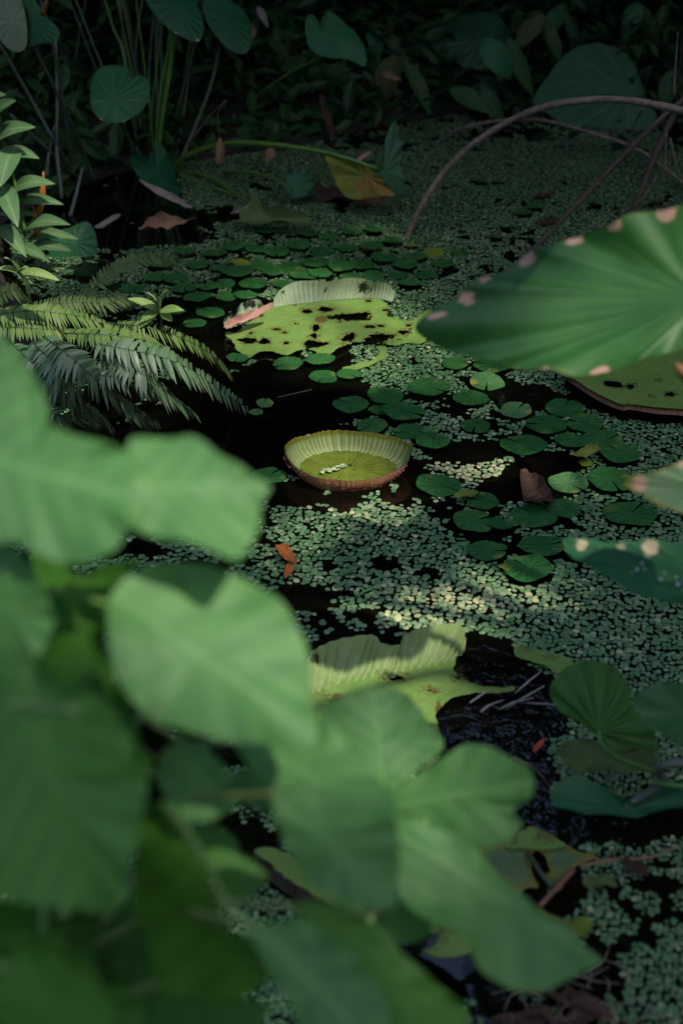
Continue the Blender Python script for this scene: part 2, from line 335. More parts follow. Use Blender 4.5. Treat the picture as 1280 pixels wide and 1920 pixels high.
def blade(name, parent, B, T, wd, mat, n=(0, -.4, .9), droop=.12, fold=.12, k=12, wave=.03, twist=0):
    """lanceolate leaf from base B to tip T, width wd"""
    B = np.asarray(B, float); T = np.asarray(T, float); L = np.linalg.norm(T - B); ax = (T - B) / L
    n = unit(np.asarray(n, float) - ax * (np.asarray(n, float) @ ax)); sx = np.cross(n, ax); V = []; U = []; ph = random.random() * 6
    for i in range(k + 1):
        t = i / k; wv = wd * .5 * (math.sin(math.pi * min(1, t ** .8)) ** .75 if 0 < t < 1 else .03)
        up = math.sin(math.pi * t) * droop * L
        for j in (-1, -.5, 0, .5, 1):
            V.append(B + ax * t * L + n * (up + abs(j) * wv * fold + wave * wd * math.sin(7 * t + ph + j)) + sx * wv * j); U.append((t, j * wv / L))
    Fc = [[i * 5 + j, i * 5 + j + 1, i * 5 + j + 6, i * 5 + j + 5] for i in range(k) for j in range(4)]
    V = np.array(V); z = np.zeros(len(V))
    return mesh(name, V, Fc, mat, parent, uv=U, flat=U, attrs={'spot': z, 'edge': z})

def sheet(name, parent, poly, mat, h=.006, zf=None, holes=(), rag=.006, ragf=40, extra=None, thick=.0, spots=()):
    """flat floating sheet with ragged outline and real holes: marching squares on a grid"""
    poly = np.asarray(poly)[:, :2]; x0, y0 = poly.min(0) - 2 * h; x1, y1 = poly.max(0) + 2 * h
    nx = int((x1 - x0) / h) + 2; ny = int((y1 - y0) / h) + 2
    X, Y = np.meshgrid(x0 + h * np.arange(nx), y0 + h * np.arange(ny))
    f = polysd(X, Y, spline(poly, len(poly) * 4, True)) + rag * 2 * (fbm(X * ragf, Y * ragf, 1) - .5)
    S = np.zeros(X.shape)
    for (cx, cy, rx, ry) in holes:
        d = np.hypot((X - cx) / rx, (Y - cy) / ry) - 1 + .75 * (fbm(X * 45, Y * 45, 4) - .5) * 2 + .5 * (fbm(X * 130, Y * 130, 2) - .5) * 2
        f = np.minimum(f, d * min(rx, ry)); S = np.maximum(S, np.clip(1 - d * .8 * min(rx, ry) / .012, 0, .45))
    for (cx, cy, rx, ry) in spots:
        d = np.hypot((X - cx) / rx, (Y - cy) / ry); S = np.maximum(S, np.clip(1.3 - d * .8, 0, 1))
    if extra is not None: f = np.minimum(f, extra(X, Y))
    f = np.where(np.abs(f) < 1e-5, 1e-5, f)
    V = []; idx = {}; Fc = []
    def gv(j, i):
        k = (0, j, i)
        if k not in idx: idx[k] = len(V); V.append((X[j, i], Y[j, i], S[j, i], f[j, i]))
        return idx[k]
    def ev(j, i, j2, i2):
        k = (1, *sorted([(j, i), (j2, i2)]))
        if k not in idx:
            a, b = f[j, i], f[j2, i2]; t = a / (a - b); idx[k] = len(V)
            V.append((X[j, i] + t * (X[j2, i2] - X[j, i]), Y[j, i] + t * (Y[j2, i2] - Y[j, i]), S[j, i] + t * (S[j2, i2] - S[j, i]), 0.))
        return idx[k]
    for j in range(ny - 1):
        for i in range(nx - 1):
            c = [(j, i), (j, i + 1), (j + 1, i + 1), (j + 1, i)]; s = [f[p] > 0 for p in c]
            if not any(s): continue
            if all(s): Fc.append([gv(*p) for p in c]); continue
            pl = []
            for q in range(4):
                a, b = c[q], c[(q + 1) % 4]
                if f[a] > 0: pl.append(gv(*a))
                if (f[a] > 0) != (f[b] > 0): pl.append(ev(*a, *b))
            if len(pl) >= 3: Fc.append(pl)
    V = np.array(V); Z = zf(V[:, 0], V[:, 1]) if callable(zf) else np.full(len(V), zf or .008)
    ed = np.clip(1 - V[:, 3] / .02, 0, 1)
    o = mesh(name, np.c_[V[:, :2], Z], Fc, mat, parent, attrs={'spot': V[:, 2], 'edge': ed})
    if thick:
        md = o.modifiers.new('solid', 'SOLIDIFY'); md.thickness = thick; md.offset = -1
    return o
def rim(name, parent, bot, top, mat, n=160, ribs=30, amp=.004, rows=8, curl=.0, holes=(), spotpts=(), zp=1.0):
    """upright ribbed wall lofted between two world polylines"""
    B = spline(bot, n); T = spline(top, n); V = []; U = []; sp = []; E = []
    ctr = (B.mean(0) + CAM * 0); tang = np.gradient(B, axis=0); out = np.cross(tang, [0, 0, 1.]); out /= np.linalg.norm(out, axis=1)[:, None] + 1e-9
    if (out.mean(0) @ (CAM - ctr)) < 0: out = -out
    for i in range(n):
        rb = math.cos(2 * math.pi * ribs * i / n)
        for k in range(rows + 1):
            t = k / rows; p = B[i] + (T[i] - B[i]) * t; p[2] = B[i][2] + (T[i][2] - B[i][2]) * t ** zp; p[2] += amp * .6 * rb * (1 - t) * min(1, 5 * t)
            p = p + out[i] * (amp * rb * (.3 + .7 * math.sin(math.pi * min(t * 1.1, 1))) - curl * math.sin(math.pi * t)); V.append(p); U.append((i / n, t)); E.append(max(0, (t - .7) / .3))
            s = 0
            for q in spotpts: s = max(s, 1.25 - .8 * np.linalg.norm(p - q[:3]) / q[3])
            sp.append(min(1, max(0, s)))
    m_ = rows + 1
    Fc = [[i * m_ + k, (i + 1) * m_ + k, (i + 1) * m_ + k + 1, i * m_ + k + 1] for i in range(n - 1) for k in range(rows)]
    return mesh(name, V, Fc, mat, parent, uv=U, attrs={'spot': sp, 'edge': E})

# ================================================================== GIANT LILY PADS
def ell(px, py, rx, ry, z=0):
    a = at(px, py, z); b = at(px + rx, py, z); c = at(px, py + ry, z); return (a[0], a[1], abs(b[0] - a[0]), abs(c[1] - a[1]))
PADAREAS = []          # world polygons that duckweed keeps out of

# -- young upright-rimmed pad in the middle of the picture
def bowl_pad():
    c = at(651, 885, 0); r0 = root('giant_lily_pad', c, 'young bowl-shaped giant lily pad with upright pink rim, floating alone mid-pond', 'lily pad')
    N = 288; fx, fy, tx, ty, H = .099, .083, .131, .104, .043; ribs = 62
    th = np.linspace(0, 2 * math.pi, N, endpoint=False)
    irr = 1 + .03 * np.sin(2 * th + 2) + .03 * np.sin(3 * th + 1) + .018 * np.sin(5 * th) + .008 * np.sin(11 * th); ribw = th + .035 * np.sin(5 * th + 1) + .03 * np.sin(9 * th)
    V = [c + [0, 0, .008]]; U = [(0, 0)]; E = [0]; rg = 14
    for k in range(1, rg + 1):
        r = k / rg; z = .008 - .002 * math.sin(math.pi * r)
        for i, t in enumerate(th):
            V.append(c + [fx * r * math.cos(t) * irr[i], fy * r * math.sin(t) * irr[i], z + .0012 * math.cos(24 * t) * r]); U.append((i / N, r)); E.append(0)
    Fc = [[0, 1 + j, 1 + (j + 1) % N] for j in range(N)]
    for k in range(rg - 1):
        a = 1 + k * N; b = a + N; Fc += [[a + j, b + j, b + (j + 1) % N, a + (j + 1) % N] for j in range(N)]
    V = np.array(V); q = c + [.0 + .012, .045, .01]
    sp = np.clip(1.3 - np.linalg.norm(V - (c + [.006, .018, .008]), axis=1) / .006, 0, 1)
    for _ in range(14):
        q = c + [random.gauss(0, .045), random.gauss(0, .035), .008]; sp = np.maximum(sp, np.clip(random.uniform(.5, 1.1) - np.linalg.norm(V - q, axis=1) / random.uniform(.003, .009), 0, 1))
    mesh('floor', V, Fc, M['victoria_bowl'], r0, uv=U, attrs={'spot': sp, 'edge': E})
    for nm, mt, off in (('inner_wall', M['bowl_wall'], 0.), ('outer_wall', M['bowl_outer'], .0035)):
        V = []; U = []; E = []; rows = 10
        for k in range(rows + 1):
            t = k / rows; e = t ** .5
            for i, a in enumerate(th):
                rb = .0026 * (abs(math.cos(ribs * .5 * ribw[i])) ** 3 - .4) * (.35 + .65 * t) * (.7 + .5 * math.sin(4 * a))
                hh = H * irr[i] * (1 + .05 * math.sin(2 * a + .5)) * (1 - .26 * max(0, -math.sin(a))) * (1 + .012 * math.cos(ribs * ribw[i]) + .03 * math.sin(7 * a + 1) + .02 * math.sin(13 * a))
                rx = (fx * irr[i] + (tx - fx) * e) + rb + off * (1 - .7 * t); ry = (fy * irr[i] + (ty - fy) * e) + rb + off * (1 - .7 * t)
                z = .006 + hh * t - (.006 if off and k == 0 else 0)
                V.append(c + [rx * math.cos(a), ry * math.sin(a), z]); U.append((ribw[i] / 2 / math.pi, t)); E.append(max(0, (t - .45) / .55) * (1 if not off else (.4 + .6 * max(0, math.cos(a)))))
        Fc = [[k * N + j, k * N + (j + 1) % N, (k + 1) * N + (j + 1) % N, (k + 1) * N + j] for k in range(rows) for j in range(N)]
        mesh(nm, V, Fc, mt, r0, uv=U, attrs={'spot': np.zeros(len(V)), 'edge': np.clip(E, 0, 1)})
    # short spines on the outside
    SV = []; SF = []
    for i in range(200):
        a = random.random() * 2 * math.pi; t = random.random(); e = t ** .5
        p = c + [(fx + (tx - fx) * e + .004) * math.cos(a), (fy + (ty - fy) * e + .004) * math.sin(a), .004 + H * t * .95]
        d = unit([math.cos(a), math.sin(a), -.2]); s = unit(np.cross(d, [0, 0, 1])) * .0007; b = len(SV)
        SV += [p + s, p - s, p + np.array([0, 0, .0012]), p + d * random.uniform(.002, .0045)]; SF += [[b, b + 1, b + 3], [b + 1, b + 2, b + 3], [b + 2, b, b + 3]]
    tag(mesh('spines', SV, SF, M['bowl_outer'], r0, smooth=False, attrs={'spot': np.zeros(len(SV)), 'edge': np.ones(len(SV)) * .6}), kind='stuff')
    PADAREAS.append([(c[0] + .112 * math.cos(a), c[1] + .092 * math.sin(a)) for a in np.linspace(0, 6.28, 20)])
    return r0, c
bowl, BC = bowl_pad()

# -- big torn yellow-green pad further back
def far_torn():
    c = at(620, 605, 0); r0 = root('giant_lily_pad', c, 'large torn yellow-green giant lily pad riddled with black holes, far mid-pond', 'lily pad')
    px = [(421, 624), (426, 631), (445, 655), (465, 671), (496, 657), (537, 664), (572, 652), (606, 668), (640, 650), (685, 640), (744, 648), (761, 640), (792, 643), (809, 620), (807, 587), (795, 587), (775, 600), (750, 600), (737, 583), (720, 566), (702, 556), (640, 556), (592, 562), (513, 573), (486, 593), (448, 617)]
    P = [at(*p, .012) for p in px]
    hp = [(609, 588, 16, 5), (577, 591, 9, 4), (655, 601, 32, 8), (625, 602, 14, 4), (592, 622, 5, 5), (588, 636, 7, 4), (517, 623, 8, 3), (553, 614, 5, 2.2), (534, 631, 4, 2), (692, 620, 8, 3), (715, 618, 7, 2.5), (735, 598, 11, 5), (728, 589, 12, 2.5), (438, 626, 9, 5), (468, 646, 16, 6), (496, 648, 12, 6), (593, 652, 20, 7), (655, 640, 13, 7), (712, 642, 28, 9), (678, 652, 26, 7), (757, 630, 14, 6), (545, 573, 5, 2), (596, 563, 5, 2), (552, 577, 5, 2), (490, 600, 4, 2), (637, 610, 4, 2), (660, 632, 5, 2), (536, 651, 5, 2), (765, 617, 4, 2), (690, 571, 5, 2), (470, 632, 4, 2)]
    sheet('floor', r0, P, M['victoria'], .005, lambda x, y: .012 + .008 * (fbm(x * 12, y * 12, 5) - .5), [ell(*h) for h in hp], .010, 30, thick=.002, spots=[ell(602, 607, 12, 7)])
    bot = [at(x, y, .012) for x, y in ((513, 577), (540, 572), (570, 568), (600, 565), (630, 562), (660, 560), (690, 559), (715, 561), (735, 566))]
    top = [at(x, y, z) for x, y, z in ((515, 556, .03), (527, 542, .05), (551, 529, .06), (579, 526, .065), (613, 528, .065), (640, 523, .07), (665, 521, .07), (692, 525, .065), (706, 530, .06), (726, 532, .055), (740, 548, .03))]
    sp = [tuple(at(x, y, .04)) + (r,) for x, y, r in ((612, 547, .012), (625, 549, .014), (640, 550, .012), (682, 544, .022), (690, 537, .015), (722, 549, .016), (716, 553, .014), (529, 548, .006))]
    rim('upright_rim', r0, bot, top, M['victoria_rim'], ribs=30, amp=.0022, curl=.005, spotpts=sp)
    b2 = [at(x, y, .012) for x, y in ((424, 617), (445, 610), (468, 598), (498, 580))]
    t2 = [at(x, y, .045) for x, y in ((420, 600), (434, 588), (446, 590), (452, 570), (470, 562), (485, 562), (496, 573))]
    rim('folded_rim', r0, b2, t2, M['victoria_rim'], n=90, ribs=7, amp=.006, curl=.012, spotpts=[tuple(at(x, y, .035)) + (.012,) for x, y in ((458, 572), (472, 570), (440, 596), (466, 582))])
    PADAREAS.append([p[:2] for p in P])
    # torn flap in front
    P2 = [at(*p, .008) for p in ((640, 690), (660, 684), (695, 676), (712, 660), (705, 650), (722, 652), (725, 668), (700, 682), (665, 694))]
    sheet('torn_flap', r0, P2, M['victoria'], .005, .008, (), .006, 40)
far_torn()

# -- torn pad with raised back rim nearer the camera
def near_torn():
    c = at(700, 1290, 0); r0 = root('giant_lily_pad', c, 'torn lime-green giant lily pad with raised ribbed rim behind the foreground leaves', 'lily pad')
    px = [(555, 1300), (590, 1268), (650, 1250), (700, 1240), (760, 1228), (820, 1218), (862, 1204), (866, 1220), (851, 1235), (853, 1262), (880, 1277), (912, 1287), (960, 1285), (958, 1296), (917, 1298), (880, 1299), (842, 1314), (822, 1334), (818, 1362), (830, 1402), (760, 1440), (650, 1440), (580, 1390)]
    P = [at(*p, .014) for p in px]
    hp = [(741, 1284, 18, 6), (803, 1306, 6, 2.5), (830, 1238, 5, 2), (596, 1308, 3, 2), (700, 1330, 3, 2), (856, 1281, 7, 5), (880, 1284, 4, 2), (640, 1325, 5, 2), (620, 1320, 4, 2)]
    sheet('floor', r0, P, M['victoria'], .005, lambda x, y: .014 + .009 * (fbm(x * 14, y * 14, 5) - .5), [ell(*h) for h in hp], .007, 40, thick=.002, spots=[ell(822, 1350, 6, 26), ell(635, 1322, 12, 4)])
    bot = [at(x, y, .012) for x, y in ((566, 1330), (600, 1302), (655, 1285), (705, 1276), (755, 1266), (805, 1254), (864, 1228))]
    top = [at(x, y, z) for x, y, z in ((572, 1245, .035), (585, 1222, .05), (610, 1207, .055), (645, 1196, .055), (690, 1190, .055), (706, 1194, .05), (716, 1206, .045), (748, 1209, .045), (756, 1193, .05), (780, 1180, .055), (817, 1172, .06), (855, 1170, .06), (868, 1178, .055), (873, 1198, .03))]
    sp = [tuple(at(x, y, .04)) + (r,) for x, y, r in ((646, 1203, .012), (817, 1204, .006), (590, 1235, .01), (715, 1202, .008))]
    rim('upright_rim', r0, bot, top, M['victoria_green_rim'], n=240, ribs=20, amp=.0040, curl=.0, zp=2.0, rows=12, spotpts=sp)
    P2 = [at(*p, .012) for p in ((962, 1212), (990, 1213), (1030, 1222), (1070, 1238), (1078, 1250), (1052, 1258), (1040, 1262), (1020, 1248), (985, 1238), (965, 1230))]
    sheet('torn_flap', r0, P2, M['victoria'], .004, .012, [ell(988, 1222, 8, 4), ell(1030, 1240, 4, 2)], .006, 50)
    for a, b_, cc in (((880, 1318), (910, 1298), (935, 1288)), ((950, 1328), (985, 1306), (1020, 1286)), ((965, 1300), (990, 1278), (1015, 1258)), ((935, 1330), (962, 1318), (1000, 1308)), ((985, 1318), (1020, 1320), (1045, 1322)), ((900, 1335), (918, 1322), (945, 1312))):
        tube('torn_vein', [at(*a, .004), at(*b_, .012), at(*cc, .010)], [.0016, .0022, .001], M['dead_white_stem'], r0, 12, 5)
    PADAREAS.append([p[:2] for p in P])
M['dead_white_stem'] = stem_mat('dead_white_stem', (.28, .24, .22), (.18, .15, .14), .5, 80)
near_torn()

# -- rust-edged pad behind the blurred leaf on the right
def right_pad():
    c = at(1230, 700, 0); r0 = root('giant_lily_pad', c, 'flat green giant lily pad with rust-brown edge beneath the blurred spotted leaf', 'lily pad')
    e = [(1050, 694), (1078, 712), (1104, 730), (1134, 746), (1164, 757), (1180, 756), (1225, 763), (1280, 767), (1360, 772), (1420, 740), (1400, 660), (1280, 620), (1140, 640)]
    P = [at(x, y, .045) for x, y in e]
    sheet('floor', r0, P, M['victoria_shade'], .007, lambda x, y: .045 + .004 * (fbm(x * 9, y * 9, 5) - .5), [ell(1150, 720, 16, 6, .045), ell(1180, 724, 9, 4, .045), ell(1255, 739, 8, 4, .045), ell(1222, 742, 3, 1.6, .045), ell(1232, 712, 3, 1.6, .045)], .003, 30, thick=.002)
    tp = [at(x, y, .046) for x, y in e[:9]]; bt = [p + [.002, -.003, -.015] for p in tp]
    rim('edge', r0, bt, tp, M['rust'], n=150, ribs=36, amp=.0016, curl=.006)
    PADAREAS.append([p[:2] for p in P])
M['victoria_shade'] = leaf_mat('victoria_shade', (.10, .19, .035), (.15, .24, .05), None, mode='net', rough=.5, trans=.15, spot=(.03, .025, .01), nscale=22, bumps=.5)
right_pad()

# -- broken pads in the lower part of the picture
def low_pads():
    c = at(650, 1680, 0); r0 = root('giant_lily_pad', c, 'broken pale green giant lily pad half hidden under the foreground leaves', 'lily pad')
    P = [at(x, y, .05) for x, y in ((474, 1594), (508, 1590), (540, 1604), (600, 1640), (700, 1680), (800, 1700), (880, 1750), (878, 1788), (820, 1792), (770, 1770), (720, 1735), (680, 1740), (610, 1690), (560, 1660), (510, 1625))]
    sheet('floor', r0, P, M['victoria'], .005, lambda x, y: .05 + .008 * (fbm(x * 14, y * 14, 5) - .5), [ell(800, 1762, 22, 14, .05), ell(780, 1735, 8, 5, .05), ell(835, 1740, 5, 3, .05)], .006, 50, thick=.002)
    tp = [at(x, y, .05) for x, y in ((474, 1596), (510, 1626), (560, 1661), (612, 1692), (680, 1742))]; bt = [p + [.004, -.004, -.03] for p in tp]
    rim('edge', r0, bt, tp, M['bark_dark'], n=80, ribs=16, amp=.002)
    PADAREAS.append([p[:2] for p in P])
    c = at(1000, 1620, 0); r1 = root('giant_lily_pad', c, 'sunken torn lily pad with yellow patch and reddish stalk at lower right', 'lily pad')
    P = [at(x, y, .008) for x, y in ((900, 1600), (940, 1580), (980, 1560), (1000, 1552), (1040, 1572), (1075, 1590), (1120, 1606), (1085, 1622), (1060, 1650), (1020, 1700), (1060, 1720), (1100, 1730), (1095, 1755), (1050, 1745), (1000, 1710), (960, 1680))]
    sheet('floor', r1, P, M['victoria_pale'], .005, .008, [ell(1012, 1645, 14, 40), ell(1000, 1690, 30, 20), ell(985, 1592, 6, 4)], .008, 40, thick=.0015)
    P = [at(x, y, .014) for x, y in ((975, 1560), (1000, 1550), (1015, 1568), (1050, 1574), (1062, 1586), (1040, 1592), (1000, 1594), (950, 1590), (935, 1584), (965, 1578))]
    sheet('yellow_patch', r1, P, M['victoria'], .004, .014, [ell(1020, 1585, 4, 2)], .005, 60)
    tube('stalk', [at(1010, 1700, .012), at(1040, 1668, .018), at(1075, 1630, .014)], .004, M['stalk_red'], r1, 10, 6)
    tube('stalk', [at(990, 1600, .012), at(1010, 1632, .018), at(1035, 1665, .014)], .0035, M['stem_dark'], r1, 10, 6)
    PADAREAS.append([p[:2] for p in [at(x, y) for x, y in ((900, 1600), (1000, 1552), (1110, 1606), (1060, 1660), (1020, 1710), (960, 1680))]])
M['victoria_pale'] = leaf_mat('victoria_pale', (.05, .11, .05), (.11, .16, .06), None, mode='net', rough=.35, trans=.1, spot=(.02, .03, .01), spot2=(.16, .15, .03), nscale=25, bumps=.5)
M['stalk_red'] = stem_mat('stalk_red', (.22, .08, .05), (.14, .08, .05), .5, 60)
low_pads()

# ================================================================== SMALL ROUND LILY PADS
def pad_mesh(seed, mat):
    rs = np.random.default_rng(seed); N = 60; rg = 7; V = [(0, 0, .01)]; U = [(0, 0)]
    notch = rs.uniform(.05, .2); ph = rs.random(4) * 6.28; am = rs.uniform(.01, .03, 4)
    th = np.linspace(notch * .5, 2 * math.pi - notch * .5, N)
    rad = 1 + sum(am[k] * np.sin((k + 2) * th + ph[k]) for k in range(4)); rad *= 1 - .10 * np.exp(-(np.minimum(th, 2 * math.pi - th) / .16) ** 2)
    rad += rs.normal(0, .004, N)
    for k in range(1, rg + 1):
        r = k / rg
        for i in range(N):
            z = .02 * r * r * math.sin(2 * th[i] + ph[0]) + .018 * r ** 3 * math.sin(5 * th[i] + ph[1]) + .012 * abs(math.cos(6 * th[i])) * r * (1 - r) + rs.normal(0, .0015)
            V.append((r * rad[i] * math.cos(th[i]), r * rad[i] * math.sin(th[i]), z)); U.append((i / N, r))
    Fc = [[0, 1 + j, 2 + j] for j in range(N - 1)]
    for k in range(rg - 1):
        a = 1 + k * N; b = a + N; Fc += [[a + j, b + j, b + j + 1, a + j + 1] for j in range(N - 1)]
    V = np.array(V); sp = np.zeros(len(V)); a = rs.random() * 6.28; q = np.array([.85 * math.cos(a), .85 * math.sin(a), 0])
    sp = np.clip(1.1 - np.linalg.norm(V - q, axis=1) / rs.uniform(.15, .5), 0, 1)
    for _ in range(4):
        a = rs.random() * 6.28; rr_ = math.sqrt(rs.random()) * .9; q = np.array([rr_ * math.cos(a), rr_ * math.sin(a), 0]); sp = np.maximum(sp, np.clip(1.0 - np.linalg.norm(V - q, axis=1) / rs.uniform(.04, .12), 0, 1))
    me = mesh('round_lily_pad', V, Fc, mat, uv=U, attrs={'spot': sp, 'edge': sp * 0}); d = me.data; bpy.data.objects.remove(me); return d
PM = {k: [pad_mesh(s + i * 17, M[k]) for s in range(n)] for i, (k, n) in enumerate((('pad_small', 8), ('pad_light', 3), ('pad_yellow', 2)))}
PADS = []; _pz = [0]
def lily(px, py, wpx, label, kind='pad_small', group=None, tilt=None):
    c = at(px, py, 0); r = wpx / 2 / F * ((c - CAM) @ FWD)
    o = bpy.data.objects.new('round_lily_pad', random.choice(PM[kind])); COL.objects.link(o)
    o.location = (c[0], c[1], .007 + .0035 * (_pz[0] % 4)); _pz[0] += 1; o.scale = (r, r * random.uniform(.92, 1.05), r)
    t = R(4.5); o.rotation_euler = (random.uniform(-t, t), random.uniform(-t, t), random.random() * 6.28) if tilt is None else tilt
    PADS.append((c[0], c[1], r)); tag(o, label, 'lily pad', group)
for a in (
    (823, 914, 88, 'round green lily pad just right of the pink-rimmed bowl pad'),
    (904, 947, 60, 'small round lily pad directly left of the brown sheath leaf'),
    (888, 987, 80, 'dark oval lily pad, leftmost of the row below the brown sheath leaf'),
    (938, 994, 50, 'small lily pad squeezed between two larger ones below the brown sheath leaf'),
    (1000, 972, 90, 'broad dark lily pad touching the lower end of the brown sheath leaf'),
    (1056, 960, 66, 'dark lily pad tucked under the bright notched pad right of the brown sheath'),
    (1064, 915, 74, 'bright green lily pad with clear notch, right of the brown sheath leaf', 'pad_light'),
    (1143, 912, 84, 'dark lily pad between the bright notched pad and the sunlit blurred leaf'),
    (1180, 967, 104, 'largest dark lily pad under the sunlit blurred leaf tip at right'),
    (912, 1040, 74, 'lone lily pad in duckweed, left of the lowest pair'),
    (1015, 1033, 86, 'upper pad of the lowest pair of round lily pads'),
    (987, 1078, 88, 'lowest round lily pad, with a yellow bit at its left edge'),
    (980, 838, 86, 'glossy lily pad standing apart above the brown stalk'),
    (1072, 833, 70, 'lily pad left of the bent yellowish leaf, right of the glossy pad'),
    (1128, 838, 84, 'lily pad behind the bent yellowish leaf near right duckweed'),
    (1160, 862, 74, 'rightmost lily pad of the cluster above the small yellow oval leaf'),
    (890, 803, 62, 'lily pad in black water above the sunlit duckweed strip'),
    (1023, 803, 78, 'spotted lily pad in the upper row of the right-hand cluster'),
    (1095, 803, 66, 'smooth lily pad at right end of the upper row beside dense duckweed'),
    (810, 838, 66, 'round lily pad touching upper right rim of the bowl pad'),
    (767, 814, 62, 'lily pad behind the right shoulder of the bowl pad'),
    (806, 814, 32, 'tiny bright lily pad wedged behind the bowl pad', 'pad_light'),
    (697, 808, 60, 'lily pad mostly hidden behind the bowl pad back rim'),
    (756, 783, 80, 'lily pad with narrow slit in the row behind the bowl pad'),
    (715, 772, 50, 'small lily pad partly overlapped, second row behind the bowl pad'),
    (657, 765, 66, 'lily pad at left end of the row behind the bowl pad'),
    (722, 750, 70, 'lily pad bordering the dense duckweed behind the bowl pad'),
    (804, 737, 76, 'pale-edged lily pad surrounded by duckweed in mid-pond'),
    (606, 711, 52, 'left one of two touching lily pads in black water'),
    (655, 708, 50, 'right one of two touching lily pads in black water'),
    (540, 691, 58, 'left lily pad directly in front of the large torn pad'),
    (600, 684, 55, 'right lily pad directly in front of the large torn pad'),
    (505, 896, 66, 'dark lily pad left of the bowl pad beside blurred leaf tip'),
    (882, 753, 66, 'dark lily pad just below the light green one, mid-right'),
    (912, 725, 68, 'pale lime lily pad below the blurred spotted leaf', 'pad_light'),
    (966, 781, 62, 'small lily pad at upper left of the right-hand cluster', 'pad_light'),
    (1058, 770, 74, 'lily pad in front of the rust-edged giant pad'),
    (852, 688, 50, 'lily pad under the left tip of the blurred spotted leaf'),
    (922, 692, 72, 'lily pad half covered by lower edge of blurred spotted leaf'),
    (497, 768, 34, 'tiny crinkled lily pad in black water by fern tips', 'pad_light'),
    (481, 777, 26, 'tiniest lily pad beside the fern frond tip', 'pad_light'),
    (1097, 876, 26, 'small yellow oval floating leaf in the right-hand pad cluster', 'pad_yellow'),
    (446, 680, 40, 'bluish shiny lily pad at lower left corner of large torn pad'),
): lily(*a[:4], *(a[4:]))
FAR = [(445, 518, 60), (490, 501, 50), (475, 537, 55), (462, 561, 45), (513, 519, 38), (540, 505, 55), (570, 520, 58), (592, 500, 50), (640, 508, 50), (420, 536, 42), (425, 562, 40), (680, 505, 46), (720, 492, 50), (370, 560, 52), (395, 592, 54), (345, 548, 46), (300, 503, 52), (330, 525, 50), (372, 502, 46), (402, 482, 48), (440, 470, 46), (250, 545, 46), (480, 472, 42), (520, 480, 50), (560, 468, 44), (605, 474, 46), (650, 470, 44), (695, 468, 44), (735, 460, 40), (620, 448, 36), (660, 440, 36), (580, 445, 36), (760, 505, 48), (800, 520, 44), (830, 500, 42), (780, 488, 42), (770, 540, 44), (365, 610, 44), (330, 590, 40), (392, 545, 40), (350, 480, 40), (700, 520, 44), (655, 524, 40), (980, 405, 34), (1000, 395, 30), (860, 478, 34), (530, 538, 40), (500, 440, 34), (700, 440, 34), (745, 520, 40), (415, 508, 44), (600, 520, 42), (290, 530, 40)]
for i, (x, y, s) in enumerate(FAR):
    lily(x, y, s, ('dark round lily pad in the far band above the arching fern frond' if x < 345 else 'dark round lily pad in the far band left of the large torn pad' if x < 485 else 'dark round lily pad in the far band straight behind the large torn pad' if x < 690 else 'dark round lily pad in the far band right of the large torn pad') if y < 600 and x < 900 else ('small dark lily pad in dim far duckweed at right' if x > 900 else 'dark lily pad between fern fronds and large torn pad'), 'pad_small', 'round lily pads in the far band')
for x, y, s, l in ((812, 478, 40, 'yellow-green lily pad in the far duckweed, right one of two'), (770, 466, 30, 'yellow-green lily pad in the far duckweed, left one of two'), (452, 500, 34, 'yellow-green tipped lily pad in the far dark band at left')):
    lily(x, y, s, l, 'pad_yellow', tilt=(R(8), R(-6), random.random() * 6))

